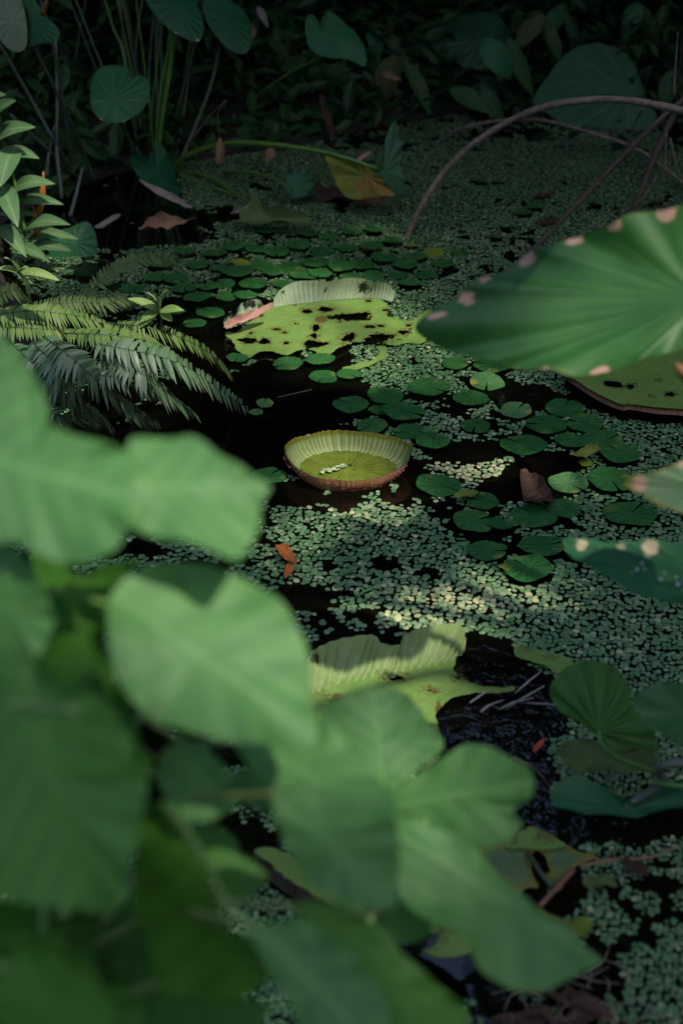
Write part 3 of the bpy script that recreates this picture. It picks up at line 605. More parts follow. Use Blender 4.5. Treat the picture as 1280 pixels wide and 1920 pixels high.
# ================================================================== DUCKWEED
def duckweed():
    holes = [(560, 752, 150, 42, 1), (440, 805, 130, 34, 1), (480, 862, 60, 44, 1), (620, 745, 60, 20, .8), (990, 752, 58, 24, .7), (880, 850, 60, 20, .7), (985, 905, 48, 34, .9), (930, 920, 36, 22, .8), (560, 1125, 46, 26, .7), (505, 1110, 30, 20, .5), (700, 1215, 120, 14, .5),
             (240, 430, 150, 34, 1), (395, 402, 70, 16, .8), (545, 930, 50, 24, .6), (640, 940, 40, 10, .6), (935, 1330, 120, 90, 1), (910, 1230, 60, 40, .8), (965, 1480, 70, 110, 1), (1150, 1545, 150, 40, .6), (1000, 1640, 90, 80, .9), (470, 1600, 60, 40, .6), (800, 1830, 120, 40, .5), (930, 730, 60, 20, .5), (520, 720, 60, 30, 1), (900, 700, 70, 20, .4), (860, 990, 40, 12, .5), (1040, 870, 60, 20, .6), (250, 1030, 40, 14, .5), (830, 960, 40, 16, .5), (720, 1060, 30, 14, .4), (800, 1080, 26, 14, .5), (430, 1420, 40, 20, .4), (1050, 1830, 120, 40, .6)]
    rs = np.random.default_rng(11)
    def field(x, y):
        P = np.c_[x, y, 0 * x]; px, py = proj(P); d = np.full(len(x), .62)
        d = np.where(py < 450, .93, d); d = np.where((py >= 440) & (py < 560), .60, d); d = np.where((py >= 430) & (py < 545) & (px > 715), .84, d); d = np.where((py >= 560) & (px < 430), .36, d)
        d = np.where((py >= 560) & (py < 740) & (px >= 660), .85, d); d = np.where((py > 740) & (px < 480) & (py < 1000), .25, d)
        d = np.where((py >= 900) & (py < 1240), .57, d); d = np.where((px > 1010 - .1 * (py - 900)) & (py > 1090), .92, d); d = np.where((px > 1130) & (py > 760), .93, d)
        d = np.where(py > 1500, .70, d); d = np.where((py > 1560) & (px > 1000), .78, d); d = np.where((py < 420) & (px < 340), .1, d); d = np.where(py < 285, .5, d)
        for (cx, cy, rx, ry, k) in holes:
            q = np.hypot((px - cx) / rx, (py - cy) / ry); d = d - k * np.clip((1.25 - q) / .45, 0, 1)
        return d, px, py
    VV = []; FF = []; TT = []; nb = 0
    bands = [(1.0, 1.75, .0092), (1.75, 2.05, .0105), (2.05, 2.95, .0118), (2.95, 3.5, .0104), (3.5, 4.3, .0092), (4.3, 5.75, .0090)]
    for y0, y1, s in bands:
        hx = s * .93; hy = hx * .866; ys = np.arange(y0, y1, hy); pts = []
        for j, yy in enumerate(ys):
            half = yy * .30 + .42; xs = np.arange(-half, half, hx) + (hx / 2 if j % 2 else 0); pts.append(np.c_[xs, np.full(len(xs), yy)])
        p = np.vstack(pts); p += rs.normal(0, s * .17, p.shape)
        d, px, py = field(p[:, 0], p[:, 1])
        nz = .5 * fbm(p[:, 0] * 7, p[:, 1] * 5, 0) + .28 * fbm(p[:, 0] * 22, p[:, 1] * 18, 3) + .22 * vn(p[:, 0] * 55, p[:, 1] * 50, 5)
        nz = (nz - .30) / .40
        k = (nz < d) & (polysd(p[:, 0], p[:, 1], POND) > .02) & (px > -60) & (px < 1340) & (py < 2000)
        k &= rs.random(len(p)) < .97
        for (cx, cy, r) in PADS: k &= np.hypot(p[:, 0] - cx, p[:, 1] - cy) > r * .97
        for A in PADAREAS: k &= polysd(p[:, 0], p[:, 1], A) < .002
        p = p[k]; px = px[k]; py = py[k]; n = len(p)
        small = ((px > 1030) & (py > 780)) | (py > 1480)
        sz = s * np.clip(rs.normal(.50, .085, n), .24, .68) * np.where(small & (s > .012), .92, 1); rot = rs.random(n) * 6.28; asp = rs.uniform(.78, 1, n); tx, ty = rs.normal(0, .11, (2, n))
        m = 8 if s > .0102 else 6
        a = np.arange(m) * 2 * math.pi / m
        rr = np.ones((n, m)); rr[:, 0] *= .84
        lx = np.cos(a)[None] * rr * sz[:, None]; ly = np.sin(a)[None] * rr * sz[:, None] * asp[:, None]
        gx = lx * np.cos(rot)[:, None] - ly * np.sin(rot)[:, None]; gy = lx * np.sin(rot)[:, None] + ly * np.cos(rot)[:, None]
        z0 = .0022 + rs.random(n) * .0035
        gz = z0[:, None] + np.abs(tx)[:, None] * sz[:, None] * .6 + gx * tx[:, None] + gy * ty[:, None]; gz = np.maximum(gz, .0012)
        P = np.empty((n, m + 1, 3)); P[:, :m, 0] = p[:, :1] + gx; P[:, :m, 1] = p[:, 1:] + gy; P[:, :m, 2] = gz
        P[:, m, :2] = p; P[:, m, 2] = z0 + sz * .28
        VV.append(P.reshape(-1, 3)); ids = nb + np.arange(n)[:, None] * (m + 1)
        for j in range(m): FF.append(np.stack([ids[:, 0] + j, ids[:, 0] + (j + 1) % m, ids[:, 0] + m], 1))
        sz[rs.random(n) < .02] *= .5; pale = np.zeros(n)
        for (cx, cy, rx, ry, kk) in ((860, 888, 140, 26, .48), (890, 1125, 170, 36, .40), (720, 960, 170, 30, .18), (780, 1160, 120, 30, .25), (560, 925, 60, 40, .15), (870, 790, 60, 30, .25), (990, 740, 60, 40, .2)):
            pale = np.maximum(pale, kk * np.clip(1.3 - np.hypot((px - cx) / rx, (py - cy) / ry), 0, 1))  # paler tint in the sun patches: partly bleached fronds, partly painted sunlight
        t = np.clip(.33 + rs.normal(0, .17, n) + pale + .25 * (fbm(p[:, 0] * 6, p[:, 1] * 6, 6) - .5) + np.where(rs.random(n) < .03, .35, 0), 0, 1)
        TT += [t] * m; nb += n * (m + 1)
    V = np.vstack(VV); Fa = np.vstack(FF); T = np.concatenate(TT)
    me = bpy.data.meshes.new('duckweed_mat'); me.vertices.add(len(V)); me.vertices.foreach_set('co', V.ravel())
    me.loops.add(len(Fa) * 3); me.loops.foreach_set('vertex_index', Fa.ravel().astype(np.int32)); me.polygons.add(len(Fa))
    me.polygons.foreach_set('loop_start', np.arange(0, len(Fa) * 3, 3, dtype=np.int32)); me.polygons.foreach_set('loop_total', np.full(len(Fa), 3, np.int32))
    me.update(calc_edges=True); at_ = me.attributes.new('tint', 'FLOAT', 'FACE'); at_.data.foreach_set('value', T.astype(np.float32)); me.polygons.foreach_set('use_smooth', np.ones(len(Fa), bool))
    me.materials.append(M['duckweed']); o = bpy.data.objects.new('duckweed_mat', me); COL.objects.link(o)
    tag(o, 'mat of tiny round floating duckweed covering the pond', 'duckweed', kind='stuff'); print('duckweed', len(Fa))
duckweed()
# a few fronds stranded inside the bowl pad
def stray():
    V = []; Fc = []; T = []
    for i in range(34):
        t = random.uniform(-1, 1); q = BC + np.array([-.028 + t * .026, -.006 + t * .012 + random.uniform(-.008, .008), .012 + random.random() * .002]); b = len(V)
        r = random.uniform(.004, .006); V += [q + np.array([r * math.cos(a), r * .8 * math.sin(a), 0]) for a in np.arange(6) * 1.047] + [q + [0, 0, .002]]
        Fc += [[b + j, b + (j + 1) % 6, b + 6] for j in range(6)]; T += [random.uniform(.5, .9)] * 6
    o = mesh('stranded_duckweed', V, Fc, M['duckweed'], fattrs={'tint': T}); tag(o, 'small clump of duckweed stranded inside the bowl-shaped pad', 'duckweed', kind='stuff')
stray()

# ================================================================== FERNS
def frond(parent, pts, Lp, mat, nleaf=34, droop=.55, up=(.05, -.55, .85), rac=None, wid=.25, curl=0):
    P = spline(pts, 60); seg = np.linalg.norm(np.diff(P, axis=0), axis=1); s = np.r_[0, np.cumsum(seg)]; tot = s[-1]
    r = tube('frond', P[::4], [.0022, .0008], rac or M['stem_dark'], parent, 24, 5)
    V = []; Fc = []; T = np.gradient(P, axis=0); T /= np.linalg.norm(T, axis=1)[:, None]; up = unit(up)
    for i in range(nleaf):
        t = (i + .6 + random.uniform(-.25, .25)) / nleaf; q = np.array([np.interp(t * tot, s, P[:, k]) for k in range(3)]); tg = unit([np.interp(t * tot, s, T[:, k]) for k in range(3)])
        L = Lp * (min(1, .45 + t * 2.2)) * (1 - t ** 7) ** .8 * random.uniform(.9, 1.08) + .004
        sd = unit(np.cross(tg, up)); nn = unit(np.cross(sd, tg))
        for sg in (-1, 1):
            if random.random() < .035: continue
            L = L * random.uniform(.86, 1.1)
            d0 = unit(sd * sg + tg * random.uniform(.18, .34) + nn * .10); b = len(V); dr = droop * random.uniform(.75, 1.3)
            wv = unit(tg - d0 * (tg @ d0)); ww = L * wid * .5; tw = random.uniform(-.55, .55)
            for k in range(5):
                u = k / 4; c = q + d0 * L * u + np.array([0, 0, -1]) * dr * L * u ** 1.8 + tg * L * .10 * u * u
                w_ = ww * (.75, 1, .85, .55, .05)[k]; w2 = wv * w_ + nn * w_ * tw
                V += [c - w2, c + nn * (.12 * w_), c + w2]
            Fc += [[b + k * 3 + j, b + k * 3 + j + 1, b + k * 3 + j + 4, b + k * 3 + j + 3] for k in range(4) for j in range(2)]
    z = np.zeros(len(V)); o = mesh('leaflets', V, Fc, mat, r, attrs={'spot': z, 'edge': z}); tag(o, kind='stuff'); return r
def pz(L): return [at(x, y, z) for x, y, z in L]
fb = np.array([*at(110, 660, .25)[:2], .16])
fe = root('sword_fern', fb, 'drooping blue-green sword fern hanging over the water at left bank', 'fern')
frond(fe, pz([(82, 631, .30), (117, 657, .31), (156, 690, .28), (195, 727, .22), (242, 764, .14), (301, 797, .05)]), 0.0382, M['fern'], 55, 0.30)
frond(fe, pz([(150, 640, .28), (200, 648, .30), (297, 668, .27), (351, 690, .22), (398, 721, .15), (469, 770, .04)]), 0.0382, M['fern'], 60, 0.30)
frond(fe, pz([(150, 700, .24), (218, 708, .24), (273, 727, .19), (345, 756, .09)]), 0.0283, M['fern'], 41, 0.33)
frond(fe, pz([(85, 760, .17), (110, 780, .15), (140, 788, .11), (184, 803, .05)]), 0.0246, M['fern'], 32, 0.21)
frond(fe, pz([(23, 645, .28), (55, 675, .28), (90, 715, .22), (112, 775, .10)]), 0.0338, M['fern'], 44, 0.28)
frond(fe, pz([(70, 700, .24), (120, 730, .22), (170, 770, .14), (215, 805, .06)]), 0.0308, M['fern'], 41, 0.33)
frond(fe, pz([(215, 608, .26), (270, 612, .27), (340, 634, .22), (400, 668, .14), (440, 712, .04)]), 0.0271, M['fern_gold'], 49, 0.28)
frond(fe, pz([(120, 655, .25), (180, 690, .25), (260, 700, .22), (330, 745, .12)]), 0.0277, M['fern'], 41, 0.33)
frond(fe, pz([(30, 700, .22), (60, 740, .18), (90, 790, .10), (110, 830, .04)]), 0.0308, M['fern'], 37, 0.28)
frond(fe, pz([(60, 640, .30), (110, 690, .28), (150, 740, .20), (175, 800, .08)]), 0.0378, M['fern'], 44, 0.29)
frond(fe, pz([(190, 650, .26), (250, 690, .26), (310, 735, .18), (370, 778, .06)]), 0.0378, M['fern'], 46, 0.29)
frond(fe, pz([(0, 670, .26), (40, 720, .22), (70, 770, .14), (75, 820, .06)]), 0.0378, M['fern'], 41, 0.29)
frond(fe, pz([(120, 625, .30), (200, 628, .31), (280, 640, .27), (330, 662, .20)]), 0.0324, M['fern_gold'], 44, 0.29)
fb2 = np.array([*at(20, 590, .3)[:2], .2])
fg = root('sword_fern', fb2, 'golden-green sword fern with fronds lying level on the left bank', 'fern')
frond(fg, pz([(-40, 592, .30), (62, 583, .32), (117, 588, .31), (164, 597, .28), (225, 618, .22)]), 0.0283, M['fern_gold'], 55, 0.33)
frond(fg, pz([(-30, 612, .28), (50, 615, .29), (110, 618, .28), (150, 622, .25)]), 0.0246, M['fern_gold'], 41, 0.28)
frond(fg, pz([(40, 576, .28), (120, 566, .28), (190, 568, .26), (262, 572, .20)]), 0.0221, M['fern_olive'], 46, 0.28)
frond(fg, pz([(150, 575, .22), (185, 530, .27), (225, 500, .30), (285, 482, .30), (338, 498, .26)]), 0.0246, M['fern_olive'], 52, 0.18)
frond(fg, pz([(-30, 575, .26), (15, 545, .30), (45, 552, .28), (62, 580, .22)]), 0.0246, M['fern_olive'], 35, 0.24)
frond(fg, pz([(150, 590, .22), (190, 575, .26), (230, 560, .26), (280, 560, .22)]), 0.0216, M['fern_olive'], 37, 0.24)

def seedling(c, tips, label, stem_to):
    r0 = root('seedling', stem_to, label, 'seedling'); tube('stem', [np.array(stem_to), (np.array(stem_to) + c) / 2 + [.005, 0, .01], c], [.003, .002], M['stem_pale'], r0, 10, 6)
    for T, wd in tips: blade('leaf', r0, c, T, wd, M['seedling'], droop=.10, fold=.25)
c = at(36, 512, .42)
seedling(c, [(at(8, 483, .47), .022), (at(-4, 505, .44), .022), (at(112, 526, .42), .024), (at(52, 552, .36), .022), (at(55, 503, .45), .014)], 'small pale green seedling with pointed leaves above the golden fern', at(58, 572, .30))
c = at(299, 585, .30)
seedling(c, [(at(240, 560, .33), .024), (at(274, 548, .36), .022), (at(316, 543, .37), .03), (at(346, 583, .31), .024), (at(324, 603, .28), .022), (at(262, 605, .28), .022), (at(243, 632, .24), .03)], 'lime seedling rosette rising between the fern fronds', at(300, 625, .14))

# ================================================================== GINGER-LIKE PLANT ON THE LEFT
gb = np.array([*aty(40, 520, 3.95)[:2], .2]); gi = root('ginger_plant', gb, 'leafy plant with long pointed striped leaves at the left edge', 'plant')
Y = 3.85
tube('stem', [gb, aty(48, 440, Y), aty(25, 330, Y), aty(-12, 200, Y)], [.006, .003], M['stem_green'], gi, 20, 6)
for (b, t, wd, dy) in (((-22, 236), (30, 188), 34, -.05), ((-14, 268), (66, 238), 36, -.05), ((30, 272), (0, 350), 38, -.1), ((8, 285), (74, 297), 24, .0), ((16, 364), (104, 345), 32, -.08), ((26, 382), (120, 384), 24, -.05), ((0, 343), (34, 426), 36, -.14), ((42, 432), (133, 422), 30, -.1), ((52, 448), (148, 448), 24, -.05), ((-4, 424), (50, 482), 30, -.14), ((48, 474), (134, 470), 28, -.1), ((0, 402), (72, 404), 18, 0), ((-30, 300), (14, 292), 26, -.02), ((-30, 190), (12, 178), 22, 0.), ((20, 465), (95, 492), 26, -.12)):
    blade('leaf', gi, aty(*b, Y + .02), aty(*t, Y + dy), wd / F * 4.4, M['ginger'], n=(.15, -.6, .8), droop=.12, fold=.18)
tube('bract', [aty(74, 400, Y), aty(80, 360, Y), aty(82, 322, Y)], [.009, .010, .002], M['orange'], gi, 10, 7)
tube('bract', [aty(70, 442, Y), aty(66, 400, Y), aty(62, 385, Y)], [.006, .007, .002], M['orange'], gi, 10, 7)

# ================================================================== FAR TARO PLANTS
def petiole(parent, pts, r0, r1, mat): return tube('petiole', [aty(x, y, Y) for x, y, Y in pts], [r0, r1], mat, parent, 22, 7)
def far_leaf(parent, px, c, Y, n, mat, **kw):
    d = (aty(*c, Y) - CAM) @ FWD; return leaf_px('leaf', parent, px, c, d, n, mat, **kw)
hf = lambda L: [(x / 2, y / 2) for x, y in L]
tb = np.array([*aty(300, 375, 4.75)[:2], .05]); ta = root('taro_plant', tb, 'tall taro clump with heart-shaped leaves on slender stalks at far left', 'taro')
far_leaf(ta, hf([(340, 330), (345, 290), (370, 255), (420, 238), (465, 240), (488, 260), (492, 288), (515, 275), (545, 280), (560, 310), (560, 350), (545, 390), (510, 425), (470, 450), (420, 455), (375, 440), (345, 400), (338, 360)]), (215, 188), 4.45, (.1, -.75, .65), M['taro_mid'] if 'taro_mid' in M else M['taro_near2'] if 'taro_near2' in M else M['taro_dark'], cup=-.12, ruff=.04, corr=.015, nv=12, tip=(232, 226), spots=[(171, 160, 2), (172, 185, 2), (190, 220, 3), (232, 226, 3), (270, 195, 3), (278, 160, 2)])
petiole(ta, [(215, 188, 4.45), (232, 240, 4.55), (262, 300, 4.65), (290, 375, 4.75)], .005, .008, M['stem_dark'])
far_leaf(ta, hf([(545, -10), (600, 70), (660, 120), (740, 150), (765, 100), (750, 40), (700, -40), (560, -60)]), (330, 10), 4.7, (.1, -.7, .7), M['taro_dark'], cup=-.1, corr=.012, spots=[(372, 73, 3), (330, 60, 2)])
petiole(ta, [(325, 20, 4.75), (320, 120, 4.75), (300, 250, 4.75), (295, 375, 4.75)], .006, .010, M['stem_green'])
far_leaf(ta, hf([(760, 10), (790, 100), (860, 180), (920, 195), (945, 150), (940, 80), (900, 20), (800, -30)]), (420, 35), 4.9, (.2, -.7, .6), M['taro_dark'], cup=-.1, corr=.012)
petiole(ta, [(420, 40, 4.95), (395, 160, 4.9), (340, 300, 4.8), (305, 378, 4.75)], .006, .010, M['stem_dark'])
far_leaf(ta, hf([(490, 590), (520, 575), (555, 600), (580, 560), (610, 555), (640, 600), (675, 700), (670, 738), (600, 715), (540, 685), (505, 640)]), (292, 325), 4.55, (-.2, -.5, .8), M['taro_dark'], cup=.15, ruff=.1)
for k, (q, m_) in enumerate(((((170, -90, 5.0), (212, 50, 5.0), (235, 115, 4.95), (270, 370, 4.8)), 'stem_green'), (((222, -80, 5.1), (250, 90, 5.1), (285, 370, 4.85)), 'stem_dark'), (((285, -80, 5.2), (255, 110, 5.1), (288, 372, 4.9)), 'stem_dark'), (((338, -90, 4.9), (322, 120, 4.9), (295, 275, 4.8), (290, 380, 4.75)), 'stem_green'), (((280, 185, 4.8), (287, 270, 4.8), (296, 380, 4.75)), 'stem_green'), (((385, -60, 5.0), (352, 160, 5.0), (318, 375, 4.8)), 'stem_dark'), (((175, -80, 5.0), (135, 175, 5.0), (150, 375, 4.9)), 'stem_dark'), (((300, -80, 5.1), (292, 200, 5.0), (282, 378, 4.9)), 'stem_dark'), (((375, -40, 5.1), (330, 250, 5.0), (306, 378, 4.9)), 'stem_green'), (((262, 190, 5.), (268, 290, 4.9), (278, 380, 4.8)), 'stem_green'))):
    petiole(ta, q, .004, .008, M[m_])
for k in range(16):
    x0 = random.gauss(290, 14); x1 = x0 + random.gauss(0, 75); Y0 = random.uniform(4.75, 5.1)
    petiole(ta, ((x1 + random.gauss(0, 20), -70, Y0 + .1), ((x0 + x1) / 2 + random.gauss(0, 8), random.uniform(120, 220), Y0 + .05), (x0, 382, Y0)), random.uniform(.0025, .004), random.uniform(.004, .007), M[random.choice(['stem_green', 'stem_dark', 'stem_dark', 'stem_grey'])])
# drooping yellowed leaf on its long bent stalk
yb = aty(325, 325, 4.75); ty = root('taro_plant', (yb[0], yb[1], .02), 'long arching green stalk ending in a collapsed yellowing taro leaf', 'taro')
tube('petiole', [aty(322, 335, 4.75), aty(335, 303, 4.72), aty(380, 280, 4.65), aty(440, 268, 4.55), aty(520, 272, 4.45), aty(600, 284, 4.38), aty(660, 300, 4.33), aty(713, 319, 4.3)], [.011, .010, .009, .007, .005], M['stem_bright'] if 'stem_bright' in M else M['stem_green'], ty, 40, 8)
far_leaf(ty, [(612, 290), (650, 300), (690, 313), (711, 320), (722, 345), (737, 366), (690, 370), (655, 372), (630, 345)], (690, 330), 4.3, (-.3, -.8, .5), M['taro_yellow'], ruff=.12, corr=.06, nv=12, spots=[(690, 352, 26), (725, 362, 16)])
far_leaf(ty, [(712, 318), (720, 285), (728, 250), (738, 227), (750, 240), (747, 260), (756, 275), (753, 310), (757, 345), (748, 372), (735, 357), (720, 337)], (722, 322), 4.28, (.5, -.8, .3), M['taro_back'], ruff=.1, corr=.05, nv=10)
for q in (((420, 322, 4.7), (470, 324, 4.55), (510, 333, 4.45), (536, 350, 4.35)), ((330, 318, 4.75), (400, 335, 4.6), (470, 382, 4.3)), ((335, 330, 4.7), (380, 345, 4.6), (430, 362, 4.45))):
    petiole(ty, q, .006, .004, M['stem_green'])
far_leaf(ty, [(537, 330), (560, 317), (580, 325), (586, 350), (566, 370), (540, 366)], (555, 342), 4.4, (0, -.8, .5), M['taro_dark'], ruff=.1)
# pale leaf, top left
pb = np.array([*aty(110, 400, 4.6)[:2], .1]); tp_ = root('taro_plant', pb, 'taro with pale curled leaf in the top left corner', 'taro')
far_leaf(tp_, hf([(-60, -60), (-20, 60), (0, 140), (40, 185), (80, 192), (103, 160), (98, 60), (60, -40)]), (25, 40), 4.1, (.3, -.8, .3), M['taro_pale'], cup=-.1, corr=.012)
far_leaf(tp_, hf([(100, 165), (150, 160), (205, 150), (215, 110), (165, 55), (110, -20), (60, -40), (95, 60)]), (62, 40), 4.15, (-.5, -.7, .4), M['taro_shade'], cup=-.1)
for q in (((55, 70, 4.15), (110, 180, 4.3), (155, 280, 4.5), (175, 340, 4.6)), ((-60, -20, 4.4), (50, 170, 4.5), (100, 260, 4.5), (150, 340, 4.6)), ((60, -60, 4.3), (105, 110, 4.4), (128, 250, 4.5), (150, 350, 4.6)), ((104, 60, 4.7), (108, 190, 4.6), (107, 280, 4.5), (117, 372, 4.4)), ((103, 235, 4.5), (92, 290, 4.5), (87, 330, 4.4)), ((20, 215, 4.4), (90, 280, 4.5), (140, 330, 4.6)), ((155, 315, 4.4), (143, 365, 4.35), (132, 405, 4.3))):
    petiole(tp_, q, .005, .007, M['stem_grey'])
tube('dry_tip', [aty(80, 27, 4.12), aty(92, -10, 4.1)], [.009, .004], M['dead_pink_stem'] if 'dead_pink_stem' in M else M['rust'], tp_, 6, 6)
lb = at(140, 470, .1); tl = root('taro_plant', (lb[0], lb[1], .1), 'dark bluish taro leaf behind the striped leafy plant', 'taro')
far_leaf(tl, [(95, 440), (130, 425), (165, 414), (182, 445), (178, 490), (140, 512), (100, 500)], (140, 455), 3.95, (.2, -.8, .5), M['taro_dark'], cup=-.2, corr=.04)
petiole(tl, ((140, 455, 3.97), (135, 490, 4.0), (130, 530, 4.0)), .005, .006, M['stem_dark'])
# top middle
b = np.array([*aty(455, 240, 5.3)[:2], .1]); t6 = root('taro_plant', b, 'taro with twin-lobed dark leaf on a slanting stalk, top centre', 'taro')
far_leaf(t6, [(572, 40), (583, 24), (594, 35), (600, 58), (603, 30), (620, 22), (645, 40), (670, 65), (684, 95), (683, 121), (650, 110), (612, 106), (578, 85)], (604, 62), 4.9, (-.1, -.8, .6), M['taro_mid'] if 'taro_mid' in M else M['taro_dark'], cup=-.08, ruff=.05)
petiole(t6, ((604, 105, 4.92), (530, 145, 5.05), (455, 205, 5.2), (440, 260, 5.3)), .005, .008, M['stem_green'])
b = np.array([*aty(850, 260, 6.0)[:2], .2]); t7 = root('taro_plant', b, 'huge dim elephant-ear leaf in the dark at top right of centre', 'taro')
far_leaf(t7, [(738, 70), (775, 45), (840, 25), (920, 12), (950, 40), (962, 75), (925, 115), (880, 122), (850, 106), (800, 100)], (900, 75), 5.7, (0, -.6, .8), M['taro_shade'], cup=-.15, corr=.03)
petiole(t7, ((900, 75, 5.72), (890, 160, 5.9), (850, 262, 6.0)), .008, .014, M['stem_dark'])
b = np.array([*aty(1215, 260, 5.75)[:2], .15]); t8 = root('taro_plant', b, 'huge ribbed elephant-ear leaf behind the arching branch at right', 'taro')
far_leaf(t8, [(998, 186), (1020, 145), (1060, 95), (1110, 74), (1160, 85), (1190, 115), (1207, 165), (1232, 215), (1215, 245), (1155, 259), (1105, 250), (1065, 232), (1030, 210)], (1180, 175), 5.3, (-.15, -.8, .55), M['taro_big'] if 'taro_big' in M else M['taro_back'], cup=-.16, corr=.05, nv=22, rings=14)
petiole(t8, ((1180, 176, 5.32), (1225, 200, 5.5), (1250, 262, 5.75)), .009, .014, M['stem_dark'])
# more dim leaves in the gloom
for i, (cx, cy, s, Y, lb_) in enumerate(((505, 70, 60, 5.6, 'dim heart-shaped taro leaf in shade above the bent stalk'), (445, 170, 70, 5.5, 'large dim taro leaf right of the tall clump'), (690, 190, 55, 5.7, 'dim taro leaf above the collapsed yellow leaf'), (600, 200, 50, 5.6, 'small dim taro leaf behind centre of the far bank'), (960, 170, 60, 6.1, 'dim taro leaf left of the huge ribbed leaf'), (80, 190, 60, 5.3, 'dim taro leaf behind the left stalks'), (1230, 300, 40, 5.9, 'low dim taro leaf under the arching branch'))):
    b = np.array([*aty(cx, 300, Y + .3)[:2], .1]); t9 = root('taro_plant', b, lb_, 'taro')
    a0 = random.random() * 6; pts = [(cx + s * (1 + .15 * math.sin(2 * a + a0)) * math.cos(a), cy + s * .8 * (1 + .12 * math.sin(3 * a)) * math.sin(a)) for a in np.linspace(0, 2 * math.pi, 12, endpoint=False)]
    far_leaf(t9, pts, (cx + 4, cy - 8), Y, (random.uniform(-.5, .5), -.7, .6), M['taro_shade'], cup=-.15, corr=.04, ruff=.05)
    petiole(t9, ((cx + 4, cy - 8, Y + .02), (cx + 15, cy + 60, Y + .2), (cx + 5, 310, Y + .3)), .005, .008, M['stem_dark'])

GLOOM = [(540, 130, 45, 'pointed shade leaf right of the slanting stalk'), (510, 190, 34, 'olive shade leaf above the arching stalk'), (640, 150, 40, 'drooping shade leaf under the twin-lobed leaf'), (730, 150, 46, 'hanging shade leaf at top centre'), (700, 80, 34, 'thin shade leaf beside the twin-lobed leaf'), (790, 160, 50, 'broad shade leaf below the huge dim one'), (880, 190, 44, 'shade leaf above the thinner arching branch'), (990, 60, 40, 'shade leaf left of the top right shrub'), (1040, 40, 34, 'narrow shade leaf at the top right'), (1250, 170, 40, 'shade leaf at right edge above the branches'), (20, 130, 40, 'shade leaf at the left edge under the pale leaf'), (130, 60, 40, 'shade leaf between the left stalks'), (400, 130, 44, 'shade leaf right of the tall stalks'), (470, 250, 28, 'low shade leaf behind the arching stalk'), (560, 250, 30, 'low shade leaf behind the yellowing leaf'), (930, 110, 44, 'shade leaf right of the huge dim leaf'), (1180, 40, 36, 'small shade leaf in the top right corner')]
for i, (cx, cy, s_, lb3) in enumerate(GLOOM):
    Y0 = 5.35 + .25 * (i % 3); b = aty(cx + random.uniform(-20, 20), 300, Y0 + .4); g0 = root('shade_plant', (b[0], b[1], .15), lb3, 'plant')
    a = random.uniform(.2, 1.2) * random.choice([-1, 1]); q = aty(cx, cy, Y0); L = s_ / F * Y0 * 1.9; dv = np.array([math.sin(a), -.25, -math.cos(a)])
    blade('leaf', g0, q - dv * L * .5, q + dv * L * .5, L * random.uniform(.4, .6), M[random.choice(['shade_leaf2', 'taro_mid', 'shade_olive'])], n=(random.uniform(-.4, .4), -.7, .6), droop=.1, fold=.2)
    blade('leaf', g0, q + [L * .3, .1, .05], q + [L * .9, .05, -.15], L * .35, M['shade_leaf2'], n=(random.uniform(-.4, .4), -.7, .6), droop=.1, fold=.2)
    tube('stem', [q - dv * L * .5, (q + b) / 2 + [random.uniform(-.06, .06), .1, .1], np.array([b[0], b[1], .15])], [.003, .006], M['stem_dark'], g0, 16, 6)
for x, y, x2, y2, wd, m_, lb3 in ((482, 12, 503, 52, .012, 'dead_white', 'pale dry strip hanging at top centre'), (475, 50, 468, 80, .012, 'dead', 'tan dry strip beside the pale hanging one'), (715, 135, 752, 150, .012, 'dead', 'tan dry twig-like leaf at top centre right'), (600, 175, 625, 270, .014, 'dead_brown', 'long brown dead frond hanging behind the arching stalk'), (520, 300, 500, 330, .016, 'dead', 'tan dead leaf scrap behind the arching stalk'), (445, 290, 450, 310, .01, 'dead', 'tiny tan scrap left of the hanging flower')):
    o = blade('dead_leaf', None, aty(x, y, 5.2), aty(x2, y2, 5.15), wd * 2.2, M[m_], n=(.2, -1, .2), fold=.4); tag(o, lb3, 'dead leaf')
# ================================================================== BRANCHES AT RIGHT
def branch(pts, r, label, mat='bark', twigs=()):
    P = [aty(x, y, Y) for x, y, Y in pts]; o = root('arching_branch', (P[0][0], P[0][1], 0), label, 'branch'); tube('limb', P, r, M[mat], o, 90, 9, lumps=.24)
    for t in twigs: tube('twig', [aty(*q) for q in t], [.004, .0012], M['bark'], o, 14, 5)
z0 = at(763, 445); Yb = z0[1]
branch([(760, 450, Yb), (785, 395, Yb + .02), (830, 325, Yb + .05), (900, 260, Yb + .05), (1000, 207, Yb), (1100, 188, Yb - .05), (1190, 190, Yb - .1), (1300, 212, Yb - .15)], [.011, .009, .0105, .0095, .011, .010, .0115], 'thick grey-brown branch arching from the duckweed to the right edge')
branch([(815, 272, 5.1), (860, 242, 5.05), (940, 226, 5.0), (1020, 227, 4.9), (1110, 250, 4.8), (1190, 278, 4.7), (1240, 312, 4.6), (1300, 360, 4.5)], [.006, .007, .007, .006], 'thinner branch arching low behind the thick one', twigs=[((1180, 272, 4.7), (1215, 245, 4.65), (1240, 235, 4.6)), ((1205, 205, 4.5), (1190, 230, 4.6), (1160, 300, 4.7))])
s0 = at(985, 482)
branch([(975, 492, s0[1]), (1060, 405, s0[1] + .05), (1160, 300, s0[1] + .1), (1235, 225, s0[1] + .15), (1300, 170, s0[1] + .2)], [.0075, .008, .008], 'straight dark stem slanting up to the right behind the spotted leaf', 'bark_dark')
s0 = at(1178, 418)
